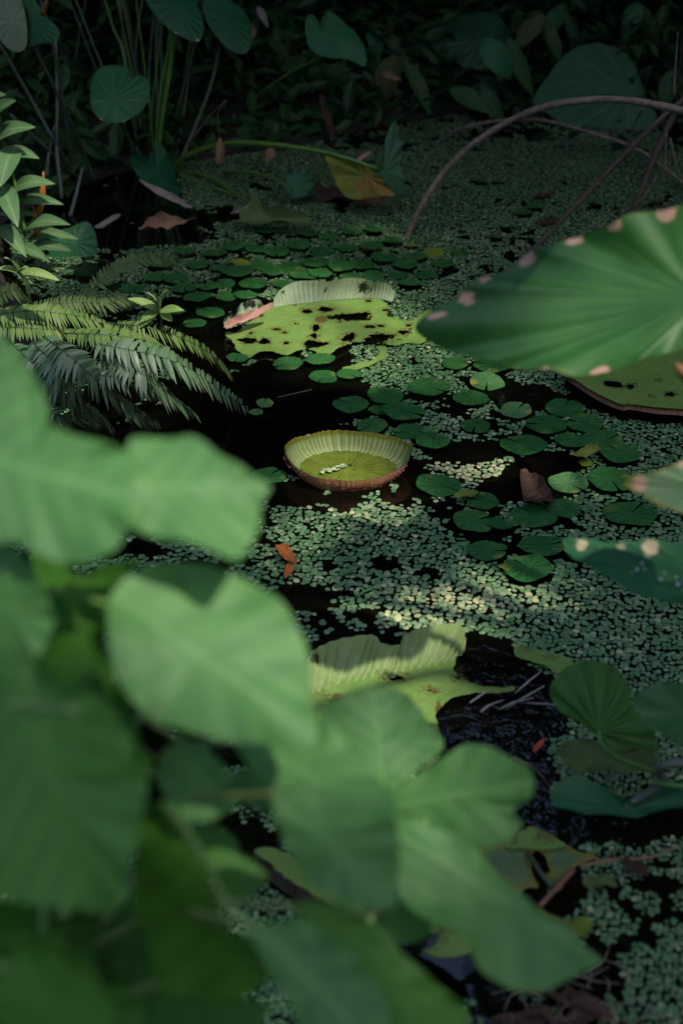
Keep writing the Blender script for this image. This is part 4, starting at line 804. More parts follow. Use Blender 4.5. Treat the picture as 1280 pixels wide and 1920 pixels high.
branch([(1172, 425, s0[1]), (1200, 360, s0[1] + .05), (1232, 280, s0[1] + .1), (1262, 215, s0[1] + .12), (1300, 150, s0[1] + .15)], [.009, .011, .008], 'short dark stem nearest the right edge of the far pond', 'bark_dark', twigs=[((1248, 250, s0[1]), (1245, 320, s0[1]), (1242, 395, s0[1])), ((1230, 330, s0[1]), (1205, 370, s0[1]), (1160, 400, s0[1])), ((1255, 260, s0[1]), (1268, 310, s0[1]), (1285, 350, s0[1])), ((1262, 180, s0[1]), (1266, 110, s0[1]), (1270, 60, s0[1]))])

# ================================================================== DEAD LEAVES AND DEBRIS
def dead(px, c, z, mat, label, cat='dead leaf', name='dead_leaf', n=None, cup=.2, ruff=.1, **kw):
    P = [at(x, y, z) for x, y in px]; q = at(*c, z)
    if n is not None:
        n = unit(n); P0 = q; P = []
        for x, y in px:
            r = ray(x, y); P.append(CAM + r * (((P0 - CAM) @ n) / (r @ n)))
    o = leaf(name, None, P, q, M[mat], n if n is not None else (0, 0, 1), cup=cup, ruff=ruff, m=3, seg=48, rings=6, **kw); tag(o, label, cat); return o
dead([(517, 1025), (533, 1024), (545, 1033), (554, 1048), (557, 1061), (537, 1052), (523, 1043)], (537, 1040), .02, 'dead_orange', 'larger orange-brown dead leaf lying on the duckweed', base=at(517, 1025, .02), tip=at(557, 1061, .02))
dead([(539, 1058), (550, 1060), (548, 1076), (537, 1087), (533, 1076)], (541, 1072), .014, 'dead_orange', 'smaller orange dead leaf just below the larger one', base=at(545, 1058, .014), tip=at(537, 1087, .014))
dead([(420, 619), (432, 606), (455, 596), (480, 584), (512, 575), (512, 581), (488, 596), (462, 610), (440, 617)], (465, 600), .045, 'dead_pink', 'pink dry curled leaf lying across the torn pad left rim', n=(0, -.5, .85), cup=.35, base=at(512, 577, .045), tip=at(420, 619, .045))
dead([(974, 897), (990, 894), (1006, 899), (1020, 918), (1034, 940), (1040, 954), (1012, 958), (984, 950), (976, 925)], (1003, 926), .012, 'dead_brown', 'soggy brown leaf sheath among the right-hand lily pads', cup=.3, base=at(985, 896, .012), tip=at(1034, 954, .012))
dead([(1066, 862), (1085, 850), (1110, 842), (1128, 850), (1115, 858), (1090, 864)], (1100, 853), .03, 'taro_yellow', 'bent yellowish leaf resting on the right-hand lily pads', cup=.4)
dead([(850, 932), (872, 920), (895, 925), (886, 932), (866, 936)], (875, 928), .018, 'pad_yellow', 'yellow leaf scrap right of the pad beside the bowl', cup=.2)
dead([(934, 1062), (948, 1058), (962, 1064), (948, 1070)], (948, 1064), .016, 'pad_yellow', 'tiny yellow leaf bit at the lowest lily pad', cup=.1)
dead([(260, 432), (280, 415), (310, 408), (345, 412), (372, 416), (345, 424), (310, 430), (285, 436)], (310, 420), .05, 'dead', 'crumpled tan dead leaf at the foot of the taro clump', n=(0, -.6, .8), cup=.3, ruff=.25)
dead([(262, 340), (275, 343), (320, 362), (362, 390), (340, 386), (300, 368)], (310, 365), .10, 'dead_white', 'long whitish dead leaf strip slanting at the taro clump foot', n=(0, -.7, .7), cup=.1, ruff=.05)
dead([(178, 428), (200, 412), (226, 403), (215, 416), (192, 428)], (203, 417), .06, 'dead_white', 'pale dry leaf strip at the far left waterline', n=(0, -.6, .8))
dead([(432, 402), (455, 390), (476, 384), (462, 396)], (456, 394), .03, 'dead_white', 'short pale leaf strip left of the rotting leaf', n=(0, -.6, .8))
dead([(662, 380), (690, 373), (728, 375), (705, 384), (680, 388)], (695, 380), .02, 'dead', 'tan curled leaf under the collapsed yellow leaf', n=(0, -.6, .8), cup=.3)
dead([(590, 352), (620, 352), (650, 366), (665, 380), (620, 384), (596, 380)], (625, 370), .015, 'dead_brown', 'brown rotting leaf mass under the collapsed yellow leaf', n=(0, -.5, .9), cup=.3, ruff=.3)
dead([(662, 305), (678, 290), (695, 284), (690, 292), (675, 302)], (680, 293), .17, 'dead_pink', 'small pinkish dry leaf above the collapsed yellow leaf', n=(0, -.8, .5))
dead([(468, 362), (485, 372), (505, 395), (540, 404), (577, 408), (578, 428), (520, 430), (460, 426), (450, 402), (470, 392)], (505, 412), .04, 'rot', 'rotting folded leaf with brown edge in the far duckweed', n=(0, -.5, .85), cup=.25, ruff=.2) if 'rot' in M else dead([(468, 362), (485, 372), (505, 395), (540, 404), (577, 408), (578, 428), (520, 430), (460, 426), (450, 402), (470, 392)], (505, 412), .04, 'fern_olive', 'rotting folded leaf with brown edge in the far duckweed', n=(0, -.5, .85), cup=.25, ruff=.2)
dead([(995, 375), (1015, 366), (1040, 362), (1025, 372)], (1018, 369), .012, 'dead_brown', 'thin brown leaf floating in dim far duckweed', cup=.2)
dead([(998, 1408), (1008, 1392), (1020, 1388), (1015, 1402), (1004, 1412)], (1010, 1400), .012, 'red', 'small red leaf fragment in the rippled water', cup=.2) if 'red' in M else None
dead([(480, 20), (492, 12), (506, 52), (500, 50)], (494, 32), .6, 'dead_white', 'pale dry leaf strip hanging in the dark, top centre', n=(0, -.9, .3)) if False else None
# hanging dry flower
hb = aty(413, 305, 4.5); hfl = root('dry_flower', hb, 'withered pale flower hanging on a thread stalk', 'flower')
tube('stalk', [aty(352, 270, 4.6), aty(400, 210, 4.55), aty(425, 188, 4.5), aty(409, 212, 4.5), aty(412, 262, 4.5)], [.002, .0012], M['bark'], hfl, 24, 5)
for dx in (-5, 0, 6): blade('petal', hfl, aty(413, 258, 4.5), aty(413 + dx, 308, 4.49 + dx * .001), .02, M['dead'], n=(0, -1, .2), droop=.05, fold=.5)
for x, y, l in ((505, 292, 'withered pink petal strip behind the arching stalk'), (196, 362, 'pinkish dry bract at the taro clump foot')):
    o = blade('dead_leaf', None, aty(x + 6, y - 16, 4.6), aty(x - 4, y + 14, 4.58), .03, M['dead'], n=(0, -1, .3), fold=.5); tag(o, l, 'dead leaf')
# matted litter at the bottom right, floating
lt = root('leaf_litter', at(1050, 1890, 0), 'matted brown twigs and leaf litter floating at bottom right', 'litter')
for i in range(46):
    q = at(1050 + random.gauss(0, 55), 1885 + random.gauss(0, 28), .006 + random.random() * .012); a = random.random() * 6.28; L = random.uniform(.02, .07)
    if i % 4: tube('twig', [q, q + np.array([L * .5 * math.cos(a), L * .5 * math.sin(a), .004]), q + np.array([L * math.cos(a + .3), L * math.sin(a + .3), 0])], [.0014, .0006], M['bark'], lt, 6, 5)
    else: blade('dead_leaf', lt, q, q + np.array([L * math.cos(a), L * math.sin(a), .003]), L * .4, M['dead_brown'], n=(0, 0, 1), fold=.3)
for pts, mt, rr_, lb2 in (([(1085, 1625), (1150, 1612), (1215, 1608), (1268, 1588)], 'stalk_red', .0035, 'thin reddish stalk floating left to right at lower right'), ([(1120, 1660), (1170, 1640), (1205, 1650)], 'bark_dark', .003, 'short dark twig below the reddish floating stalk'), ([(1060, 1430), (1130, 1440), (1215, 1446)], 'bark_dark', .004, 'dark sunken stem under the fan-ribbed leaf'), ([(960, 1420), (1000, 1440), (1030, 1475)], 'bark_dark', .003, 'dark curved stem in the rippled water'), ([(520, 745), (560, 736), (585, 730)], 'stem_grey', .0012, 'hair-thin pale stem lying in black water behind the bowl pad')):
    o = tube('floating_stem', [at(x, y, .004) for x, y in pts], [rr_, rr_ * .6], M[mt], None, 18, 6, lumps=.2); tag(o, lb2, 'stem')
dead([(1090, 1648), (1110, 1640), (1140, 1646), (1160, 1660), (1130, 1668), (1100, 1664)], (1122, 1654), .010, 'fern_olive', 'olive rotting leaf scrap under the reddish floating stalk', cup=.1, ruff=.2, jag=.15)
dead([(1060, 1730), (1090, 1722), (1110, 1735), (1100, 1756), (1070, 1750)], (1084, 1740), .010, 'pad_yellow', 'yellow-green leaf scrap near the reddish stalk tip at lower right', cup=.1, ruff=.2, jag=.15)
dead([(1170, 1610), (1200, 1618), (1215, 1640), (1190, 1640), (1172, 1630)], (1190, 1628), .008, 'dead_brown', 'brown leaf scrap beside the reddish floating stalk', cup=.15, ruff=.2)
dead([(258, 1430), (275, 1438), (290, 1446), (270, 1448), (256, 1442)], (272, 1441), .012, 'dead', 'small tan leaf tip on duckweed behind the foreground shrub', cup=.1)
dead([(1006, 420), (1025, 410), (1048, 416), (1030, 424)], (1026, 417), .010, 'dead_brown', 'dark leaf scrap in far duckweed left of the short dark stem', cup=.15)
dead([(668, 896), (680, 893), (690, 898), (678, 902)], (679, 897), .014, 'dead_brown', 'tiny dark leaf crumb on the floor of the bowl pad', cup=.1) if False else None
sc = root('dry_seed_head', at(772, 1432, .07), 'tangle of curly brown dried stalks between the foreground leaves', 'seed head')
for i in range(16):
    q = at(772 + random.gauss(0, 16), 1432 + random.gauss(0, 12), .08); a = random.random() * 6.28; L = random.uniform(.01, .028)
    tube('stalk', [q, q + np.array([L * math.cos(a), L * math.sin(a), .01]), q + np.array([L * math.cos(a + 1.2), L * math.sin(a + 1.2), .016])], [.0014, .0009], M['rust'], sc, 8, 5)

# ================================================================== TARO AT RIGHT (blurred, near) AND LOW RIGHT
rb_ = np.array([1.05, 1.45, 0]); tr = root('taro_plant', rb_, 'blurred near taro with pink-spotted leaf reaching in from the right edge', 'taro')
leaf_px('leaf', tr, [(788, 628), (813, 599), (850, 575), (882, 550), (902, 530), (935, 514), (980, 483), (1012, 469), (1061, 453), (1097, 445), (1150, 435), (1183, 418), (1219, 410), (1256, 406), (1330, 395), (1400, 440), (1430, 540), (1380, 620), (1300, 648), (1248, 664), (1207, 680), (1170, 703), (1118, 711), (1077, 713), (1036, 703), (1004, 698), (963, 690), (939, 681), (894, 673), (849, 662), (813, 648)], (1310, 560), 1.72, (-.28, -.72, .62), M['taro_near'], cup=.12, ruff=.10, m=3, corr=.006, nv=13, rings=22, seg=150, edge=.5,
        spots=[(988, 486, 17), (912, 529, 16), (880, 567, 18), (828, 603, 11), (1070, 453, 15), (1084, 451, 12), (1158, 436, 13), (1250, 410, 18), (1134, 706, 15), (1116, 710, 8), (1024, 702, 8)], base=(1310, 560), tip=(788, 628))
leaf_px('leaf', tr, [(1168, 908), (1190, 894), (1220, 888), (1265, 873), (1330, 850), (1410, 890), (1390, 980), (1300, 975), (1254, 957), (1220, 943), (1192, 927)], (1330, 915), 1.62, (.15, -.6, .78), M['taro_painted_sun'] if 'taro_painted_sun' in M else M['taro_near'], cup=.1, ruff=.05, corr=.04, nv=14, rings=14, seg=90, edge=.7, spots=[(1196, 910, 16), (1270, 868, 12)], base=(1330, 915), tip=(1168, 908))
leaf_px('leaf', tr, [(1056, 1021), (1085, 1016), (1137, 1018), (1190, 1020), (1235, 1020), (1300, 1025), (1410, 1040), (1420, 1150), (1330, 1160), (1280, 1147), (1231, 1132), (1190, 1116), (1137, 1089), (1092, 1063), (1066, 1043)], (1320, 1085), 1.78, (-.1, -.35, .93), M['taro_blue'] if 'taro_blue' in M else M['taro_dark'], cup=.1, ruff=.04, corr=.03, rings=16, seg=100, spots=[(1090, 1026, 12), (1215, 1032, 16), (1165, 1026, 8)], base=(1320, 1085), tip=(1056, 1021))
leaf_px('leaf', tr, [(1180, 1320), (1205, 1292), (1250, 1280), (1320, 1290), (1380, 1340), (1330, 1400), (1260, 1392), (1215, 1360)], (1290, 1340), 1.55, (0, -.5, .86), M['taro_near'], cup=.05, ruff=.05, seg=70)
for e, d in (((1310, 560), 1.72), ((1330, 915), 1.62), ((1320, 1085), 1.78), ((1290, 1340), 1.55)):
    q = atd(*e, d); tube('petiole', [q + [0, .003, -.004], q + [.10, .02, -.12], (q + rb_) / 2 + [.12, .0, 0], rb_], [.005, .007, .010], M['stem_pale'], tr, 24, 8)
tube('bud', [atd(1300, 712, 1.7), atd(1282, 700, 1.7), atd(1265, 682, 1.7)], [.008, .008, .003], M['dead_pink_stem'] if 'dead_pink_stem' in M else M['rust'], tr, 8, 7)
# drops of water on the dark leaf
q0 = atd(1320, 1085, 1.78); nn = unit((-.1, -.35, .93))
for x, y, r in ((1202, 1060, 5), (1193, 1071, 6), (1207, 1070, 4), (1237, 1089, 5), (1266, 1086, 4), (1269, 1099, 7), (1245, 1078, 3), (1183, 1077, 3), (1280, 1110, 4)):
    rr_ = ray(x, y); p = CAM + rr_ * (((q0 - CAM) @ nn) / (rr_ @ nn)); s = r / F * 1.78 * .5; V = []; N = 10
    for k in range(4):
        a = k / 4 * math.pi / 2
        for j in range(N):
            V.append(p + nn * (.004 + s * .8 * math.sin(a)) + s * math.cos(a) * (RT * math.cos(2 * math.pi * j / N) + unit(np.cross(nn, RT)) * math.sin(2 * math.pi * j / N)))
    V.append(p + nn * (.004 + s * .8)); Fc = [[k * N + j, k * N + (j + 1) % N, (k + 1) * N + (j + 1) % N, (k + 1) * N + j] for k in range(3) for j in range(N)] + [[3 * N + j, 3 * N + (j + 1) % N, 4 * N] for j in range(N)]
    g = M.get('drop')
    if g is None:
        gg = G('drop'); g = M['drop'] = gg.finish((.55, .6, .62), .05, None, 0, None, .8)
    mesh('water_drop', V, Fc, g, tr)
lb_ = np.array([.85, 1.75, 0]); tlr = root('taro_plant', lb_, 'low taro with fan-ribbed leaf turned underside up, lower right water', 'taro')
leaf_px('leaf', tlr, [(1030, 1299), (1039, 1274), (1061, 1252), (1092, 1240), (1130, 1243), (1161, 1262), (1180, 1290), (1183, 1321), (1199, 1346), (1224, 1371), (1236, 1402), (1217, 1410), (1180, 1403), (1142, 1406), (1130, 1390), (1105, 1371), (1074, 1349), (1049, 1334)], (1121, 1372), 2.13, (-.1, -.55, .8), M['taro_low'] if 'taro_low' in M else M['taro_dark'], cup=.05, corr=.07, nv=13, rings=14, seg=130, ruff=.05)
leaf_px('leaf', tlr, [(1033, 1490), (1055, 1465), (1092, 1460), (1130, 1475), (1161, 1500), (1199, 1512), (1230, 1494), (1261, 1475), (1310, 1455), (1315, 1510), (1230, 1526), (1200, 1531), (1105, 1529), (1043, 1521)], (1170, 1515), 1.98, (.1, -.35, .9), M['taro_dark'], cup=.1, ruff=.08, corr=.05)
leaf_px('leaf', tlr, [(1045, 1400), (1110, 1390), (1180, 1405), (1230, 1410), (1225, 1440), (1160, 1450), (1090, 1450), (1050, 1430)], (1130, 1420), 2.18, (.0, -.2, .95), M['fern_olive'], cup=.05, ruff=.1)
e0 = atd(1121, 1372, 2.12)
tube('petiole', [e0, atd(1130, 1400, 2.10), atd(1165, 1424, 2.06), atd(1230, 1448, 2.0), atd(1300, 1476, 1.95), lb_ + [.2, -.1, 0]], [.0025, .0035, .004], M['stem_green'], tlr, 24, 8)
tube('petiole', [atd(1170, 1512, 1.985), atd(1205, 1492, 1.98), atd(1245, 1470, 1.96), atd(1310, 1430, 1.93), lb_ + [.25, -.1, 0]], [.005, .006, .007], M['stem_grey'], tlr, 18, 8)

# ================================================================== FOREGROUND SHRUB (blurred)
sb = np.array([-.22, .55, .12]); sh = root('broad_leaf_shrub', sb, 'large blurred shrub of broad green leaves filling the lower left foreground', 'shrub')
nA = (-.05, -.62, .78); nB = (.15, -.5, .86); nC = (.05, -.45, .9)
LEAVES = [  # outline, centre, depth, normal, material, base, tip, droop
    ([(-70, 590), (0, 625), (40, 670), (75, 720), (93, 780), (100, 806), (170, 825), (222, 836), (247, 842), (249, 900), (245, 960), (240, 990), (215, 1033), (150, 1052), (75, 1040), (30, 1015), (-70, 990)], (60, 880), .98, nA, 'near_leaf', (-60, 850), (247, 930), .02),
    ([(240, 850), (252, 824), (320, 815), (372, 820), (425, 860), (470, 890), (507, 908), (491, 940), (488, 980), (465, 1025), (440, 1056), (380, 1025), (320, 1010), (255, 990), (240, 985), (243, 900)], (330, 920), 1.0, nB, 'near_leaf', (240, 915), (507, 908), .05),
    ([(30, 1020), (100, 1045), (170, 1055), (255, 1058), (228, 1100), (207, 1140), (203, 1200), (215, 1300), (150, 1320), (70, 1280), (70, 1180), (75, 1100)], (150, 1150), 1.12, (.2, .35, .9), 'near_leaf_deep', (150, 1320), (150, 1040), .0),
    ([(-60, 1000), (30, 1035), (75, 1085), (94, 1140), (90, 1190), (70, 1240), (40, 1262), (-60, 1270)], (10, 1140), 1.0, (-.3, -.85, .4), 'near_leaf', (-60, 1130), (94, 1145), .05),
    ([(-50, 1245), (50, 1250), (110, 1262), (165, 1285), (210, 1320), (240, 1365), (258, 1420), (268, 1465), (265, 1520), (255, 1580), (240, 1645), (232, 1680), (195, 1714), (100, 1702), (0, 1688), (-50, 1680)], (90, 1480), .94, (-.2, -.72, .62), 'near_leaf_mid', (20, 1250), (195, 1714), .05),
    ([(205, 1130), (240, 1085), (320, 1055), (350, 1048), (410, 1065), (470, 1090), (510, 1120), (545, 1160), (572, 1205), (582, 1250), (588, 1300), (602, 1345), (592, 1385), (540, 1402), (480, 1397), (440, 1392), (370, 1378), (320, 1355), (280, 1338), (240, 1305), (215, 1260), (203, 1200)], (380, 1210), 1.02, nB, 'near_leaf', (215, 1120), (595, 1380), .05),
    ([(440, 1385), (500, 1350), (580, 1338), (608, 1352), (650, 1390), (692, 1434), (730, 1477), (744, 1515), (738, 1560), (700, 1570), (620, 1520), (560, 1490), (500, 1475), (478, 1455)], (600, 1440), 1.08, (-.2, -.35, .9), 'near_leaf', (450, 1380), (742, 1545), .04),
    ([(512, 1505), (540, 1482), (600, 1476), (680, 1500), (730, 1530), (748, 1570), (748, 1640), (742, 1700), (700, 1702), (640, 1692), (590, 1662), (550, 1612), (525, 1560)], (630, 1580), 1.02, (.0, -.8, .6), 'near_leaf', (525, 1490), (735, 1700), .05),
    ([(295, 1455), (305, 1415), (325, 1395), (360, 1392), (395, 1410), (425, 1440), (440, 1470), (452, 1500), (420, 1525), (380, 1542), (350, 1540), (320, 1510)], (370, 1465), 1.1, nA, 'near_leaf', (325, 1400), (440, 1520), .02),
    ([(605, 1345), (630, 1310), (690, 1292), (740, 1293), (775, 1315), (795, 1340), (820, 1372), (830, 1400), (810, 1425), (780, 1445), (750, 1472), (725, 1482), (680, 1434), (640, 1390)], (715, 1380), 1.38, (.3, -.6, .75), 'near_leaf', (720, 1480), (700, 1292), .03),
    ([(725, 1492), (780, 1452), (817, 1427), (855, 1405), (880, 1396), (917, 1402), (955, 1421), (986, 1434), (1002, 1465), (995, 1496), (974, 1515), (961, 1527), (980, 1546), (961, 1571), (917, 1588), (880, 1598), (842, 1590), (805, 1575), (761, 1555), (730, 1535)], (860, 1500), 1.36, (-.1, -.85, .5), 'near_leaf', (730, 1510), (1002, 1465), .04),
    ([(738, 1565), (760, 1543), (800, 1552), (850, 1570), (895, 1600), (920, 1620), (960, 1658), (990, 1680), (1030, 1710), (1065, 1735), (1095, 1770), (1132, 1800), (1090, 1822), (1055, 1842), (1010, 1857), (965, 1852), (920, 1828), (890, 1800), (875, 1772), (850, 1748), (815, 1737), (780, 1717), (755, 1682), (740, 1640), (736, 1600)], (900, 1700), 1.22, nB, 'near_leaf', (742, 1560), (1132, 1800), .06),
    ([(470, 1742), (510, 1730), (560, 1724), (610, 1744), (645, 1775), (690, 1820), (720, 1870), (740, 1940), (740, 2000), (600, 2000), (560, 1920), (520, 1850), (490, 1795)], (610, 1850), .98, (.1, -.7, .7), 'near_leaf', (480, 1735), (740, 2000), .04),
    ([(545, 1700), (600, 1690), (660, 1708), (730, 1748), (760, 1788), (800, 1830), (850, 1868), (890, 1900), (890, 2000), (745, 2000), (720, 1890), (690, 1835), (645, 1790), (600, 1760)], (740, 1840), 1.06, (.45, -.6, .6), 'near_leaf_mid', (560, 1700), (880, 1990), .06),
    ([(270, 1465), (300, 1500), (330, 1545), (360, 1600), (390, 1650), (415, 1695), (450, 1750), (485, 1795), (505, 1840), (450, 1875), (350, 1865), (290, 1805), (250, 1735), (238, 1660), (255, 1570)], (340, 1690), 1.05, (.5, .25, .8), 'near_leaf_deep', (272, 1470), (480, 1860), .0),
    ([(385, 1590), (450, 1600), (490, 1625), (502, 1650), (480, 1672), (450, 1690), (425, 1695), (400, 1640)], (445, 1645), 1.18, nC, 'near_leaf_mid', (395, 1595), (500, 1655), .02),
    ([(-60, 1750), (60, 1760), (140, 1795), (220, 1845), (262, 1920), (262, 2000), (-60, 2000)], (90, 1880), .92, (.2, .3, .9), 'near_leaf_deep', (-50, 1760), (262, 1990), .0),
    ([(165, 1690), (240, 1690), (290, 1800), (350, 1860), (480, 1882), (505, 1905), (420, 2000), (262, 2000), (200, 1860)], (300, 1860), 1.12, (.1, .1, .95), 'near_leaf_mid', (190, 1700), (480, 1950), .0),
    ([(-60, 1670), (60, 1690), (140, 1702), (190, 1715), (180, 1790), (120, 1830), (-60, 1800)], (50, 1745), 1.1, (.0, .4, .9), 'near_leaf_deep', (-60, 1700), (190, 1780), .0),
    ([(-60, 1220), (80, 1230), (170, 1260), (240, 1330), (280, 1420), (262, 1480), (200, 1400), (100, 1300)], (120, 1290), 1.2, (.0, .3, .9), 'near_leaf_deep', (-60, 1230), (280, 1450), .0),
]
LEAVES += [([(430, 1458), (480, 1438), (540, 1452), (565, 1488), (520, 1520), (460, 1510)], (495, 1480), 1.16, (-.1, -.6, .8), 'near_leaf', (440, 1450), (560, 1505), .02),
           ([(325, 1535), (390, 1540), (445, 1578), (440, 1632), (385, 1625), (345, 1585)], (390, 1585), 1.2, (.1, -.5, .85), 'near_leaf_mid', (330, 1540), (440, 1630), .02),
           ([(690, 1690), (760, 1685), (812, 1728), (780, 1768), (715, 1748)], (750, 1722), 1.3, (.1, -.5, .85), 'near_leaf_mid', (695, 1692), (805, 1755), .02),
           ([(120, 1690), (200, 1690), (270, 1725), (335, 1790), (320, 1880), (230, 1905), (150, 1870), (110, 1780)], (220, 1800), 1.16, (-.1, -.5, .85), 'near_leaf_mid', (140, 1700), (330, 1880), .0),
           ([(20, 1800), (90, 1790), (170, 1830), (210, 1900), (190, 2000), (20, 2000), (-20, 1900)], (100, 1890), .88, (-.2, -.6, .75), 'near_leaf_deep', (10, 1810), (200, 1990), .03)]
M['near_leaf_mid'] = leaf_mat('near_leaf_mid', (.058, .175, .034), (.09, .225, .05), (.10, .22, .05), 'pinnate', 7, .5, .3, nscale=11, tcol=(.08, .28, .02), veinw=.35, bumps=.12, slope=.8)
STEMS = [[sb, (-.36, .62, .5), (-.36, .78, .82), (-.30, .95, 1.0)], [sb, (-.25, .68, .45), (-.20, .85, .7), (-.10, 1.02, .82)], [sb, (-.12, .65, .35), (-.02, .82, .5), (.08, 1.0, .56)], [sb, (-.28, .56, .4), (-.32, .66, .6), (-.34, .70, .72)]]
SP = []
for s in STEMS:
    s = [np.array(p, float) for p in s]; tube('stem', s, [.008, .003], M['stem_pale'], sh, 30, 8); SP.append(spline(s, 40))
SPA = np.vstack(SP)
for (ol, c, d, n, mt, b, t, dr) in LEAVES:
    o = leaf_px('leaf', sh, ol, c, d, n, M[mt], base=b, tip=t, droop=dr, ruff=.085, m=3, rings=12, seg=96, cup=.03)
    nn = unit(n); P0 = atd(*c, d); r_ = ray(*b); B = CAM + r_ * (((P0 - CAM) @ nn) / (r_ @ nn))
    lowr = SPA[SPA[:, 2] < B[2] - .02]; j = lowr[np.argmin(np.linalg.norm(lowr - B, axis=1))]
    tube('petiole', [B - nn * .004, (B + j) / 2 + [0, 0, -.02], j], [.0022, .0032], M['stem_pale'], sh, 14, 6)
for q in ([atd(92, 1106, 1.06), atd(140, 1116, 1.05), atd(200, 1132, 1.04)], [atd(303, 1503, 1.0), atd(345, 1552, 1.0), atd(390, 1625, 1.0), atd(425, 1695, 1.0), atd(480, 1760, .99)], [atd(130, 1905, 1.03), atd(255, 1858, 1.02), atd(330, 1836, 1.03), atd(460, 1790, 1.10)], [atd(80, 1640, 1.06), atd(82, 1760, 1.04), atd(70, 1990, .96)]):
    tube('stem', q, [.0034, .0026], M['stem_green'], sh, 14, 8)
for bq, tq in (((238, 1662), (212, 1702)), ((178, 1760), (150, 1808))):
    blade('young_leaf', sh, atd(*bq, 1.25), atd(*tq, 1.24), .02, M['seedling'], n=(0, -.7, .7))

# ================================================================== UNDERSTORY, TREES
def cloud(name, parent, P, size, mat, seed=0, flat=.5):
    rs = np.random.default_rng(seed); n = len(P); s = rs.uniform(size[0], size[1], n)[:, None]
    nz = rs.normal(0, flat, (n, 3)); nz[:, 2] = 1; nz /= np.linalg.norm(nz, axis=1)[:, None]
    a = rs.normal(0, 1, (n, 3)); a -= nz * (a * nz).sum(1)[:, None]; a /= np.linalg.norm(a, axis=1)[:, None]; b = np.cross(nz, a)
    V = np.stack([P - a * s, P + b * s * .36 - a * s * .2 + nz * s * .08, P + b * s * .30 + a * s * .4 + nz * s * .05, P + a * s - nz * s * .18, P - b * s * .30 + a * s * .4 + nz * s * .05, P - b * s * .36 - a * s * .2 + nz * s * .08], 1).reshape(-1, 3)
    i = np.arange(n) * 6; Fa = np.concatenate([np.stack([i, i + 1, i + 2, i + 3], 1), np.stack([i, i + 3, i + 4, i + 5], 1)])
    z = np.zeros(len(V)); return mesh(name, V, Fa, mat, parent, smooth=False, attrs={'spot': z, 'edge': z})
def shrub(loc, h, wd, label, seed, size=(.04, .09), n=900, mat='shade_leaf', group=None, name='understory_shrub'):
    rs = np.random.default_rng(seed); loc = np.array(loc, float); r0 = root(name, loc, label, 'shrub', group); tips = []
    for k in range(6):
        a = rs.random() * 6.28; t = loc + np.array([math.cos(a) * wd * rs.uniform(.2, .8), math.sin(a) * wd * rs.uniform(.2, .6), h * rs.uniform(.5, 1)])
        m_ = (loc + t) / 2 + rs.normal(0, .06, 3); tube('stem', [loc, m_, t], [.012, .004], M['bark_dark'], r0, 12, 5); tips += [m_, t, (m_ + t) / 2, loc * .6 + t * .4]
    tips = np.array(tips); c = tips[rs.integers(0, len(tips), n)] + rs.normal(0, 1, (n, 3)) * [wd * .28, wd * .25, h * .14]; c[:, 2] = np.maximum(c[:, 2], loc[2] + .02)
    tag(cloud('foliage', r0, c, size, M[mat], seed), kind='stuff'); return r0
GZ = lambda x, y: float(ground_z(np.array([x]), np.array([y]))[0])
k = 0
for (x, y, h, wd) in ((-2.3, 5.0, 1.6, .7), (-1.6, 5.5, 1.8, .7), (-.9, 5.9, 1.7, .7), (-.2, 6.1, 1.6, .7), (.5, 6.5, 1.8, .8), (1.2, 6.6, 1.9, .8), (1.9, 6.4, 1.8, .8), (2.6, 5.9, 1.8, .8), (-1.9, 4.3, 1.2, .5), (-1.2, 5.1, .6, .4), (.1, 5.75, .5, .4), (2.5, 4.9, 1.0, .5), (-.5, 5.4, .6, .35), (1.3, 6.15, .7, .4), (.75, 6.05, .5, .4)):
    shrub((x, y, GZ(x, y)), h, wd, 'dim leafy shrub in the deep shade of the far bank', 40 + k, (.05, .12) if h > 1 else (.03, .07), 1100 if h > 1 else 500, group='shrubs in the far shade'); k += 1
q = aty(1200, 140, 5.0)
shrub((q[0] + .15, 5.45, GZ(q[0] + .15, 5.45)), .95, .45, 'small-leaved shrub hanging into the top right corner', 77, (.03, .055), 420, 'taro_shade_leaf' if 'taro_shade_leaf' in M else 'shade_leaf')
def tree(loc, h, label, seed, cr, cz, n, size=(.10, .2), cut=None, group='trees standing round the pond', r=.09):
    rs = np.random.default_rng(seed); loc = np.array(loc, float); r0 = root('shade_tree', loc, label, 'tree', group)
    c = np.array([*cr[:2], cz]); top = np.array([c[0], c[1], cz]); tube('trunk', [loc - [0, 0, .1], loc * .55 + top * .45 + rs.normal(0, .12, 3) * [1, 1, 0], top], [r * 1.3, r, r * .45], M['bark_dark'], r0, 24, 9, lumps=.1)
    ends = []
    for k in range(9):
        a = k * .7 + rs.random(); e = c + np.array([math.cos(a) * cr[2] * rs.uniform(.4, .9), math.sin(a) * cr[3] * rs.uniform(.4, .9), cr[4] * rs.uniform(-.5, .6)]); st = loc * .3 + top * .7
        tube('limb', [st, (st + e) / 2 + [0, 0, .15], e], [r * .4, .012], M['bark_dark'], r0, 14, 6); ends.append(e)
    P = rs.normal(0, 1, (n, 3)); P /= np.linalg.norm(P, axis=1)[:, None]; P *= rs.random(n)[:, None] ** (1 / 2.6); P = c + P * [cr[2], cr[3], cr[4]]
    lum = fbm(P[:, 0] * 1.6 + seed, P[:, 1] * 1.6 + P[:, 2], 3); P = P[lum > .36]
    if cut is not None: P = P[cut(P)]
    tag(cloud('crown', r0, P, size, M['crown_leaf'], seed, .6), kind='stuff')
tree((-2.6, 7.6, GZ(-2.6, 7.6)), 4, 'leafy tree behind the taro clump at far left', 201, (-1.9, 6.6, 2.0, 1.6, 2.2), 4.2, 7000)
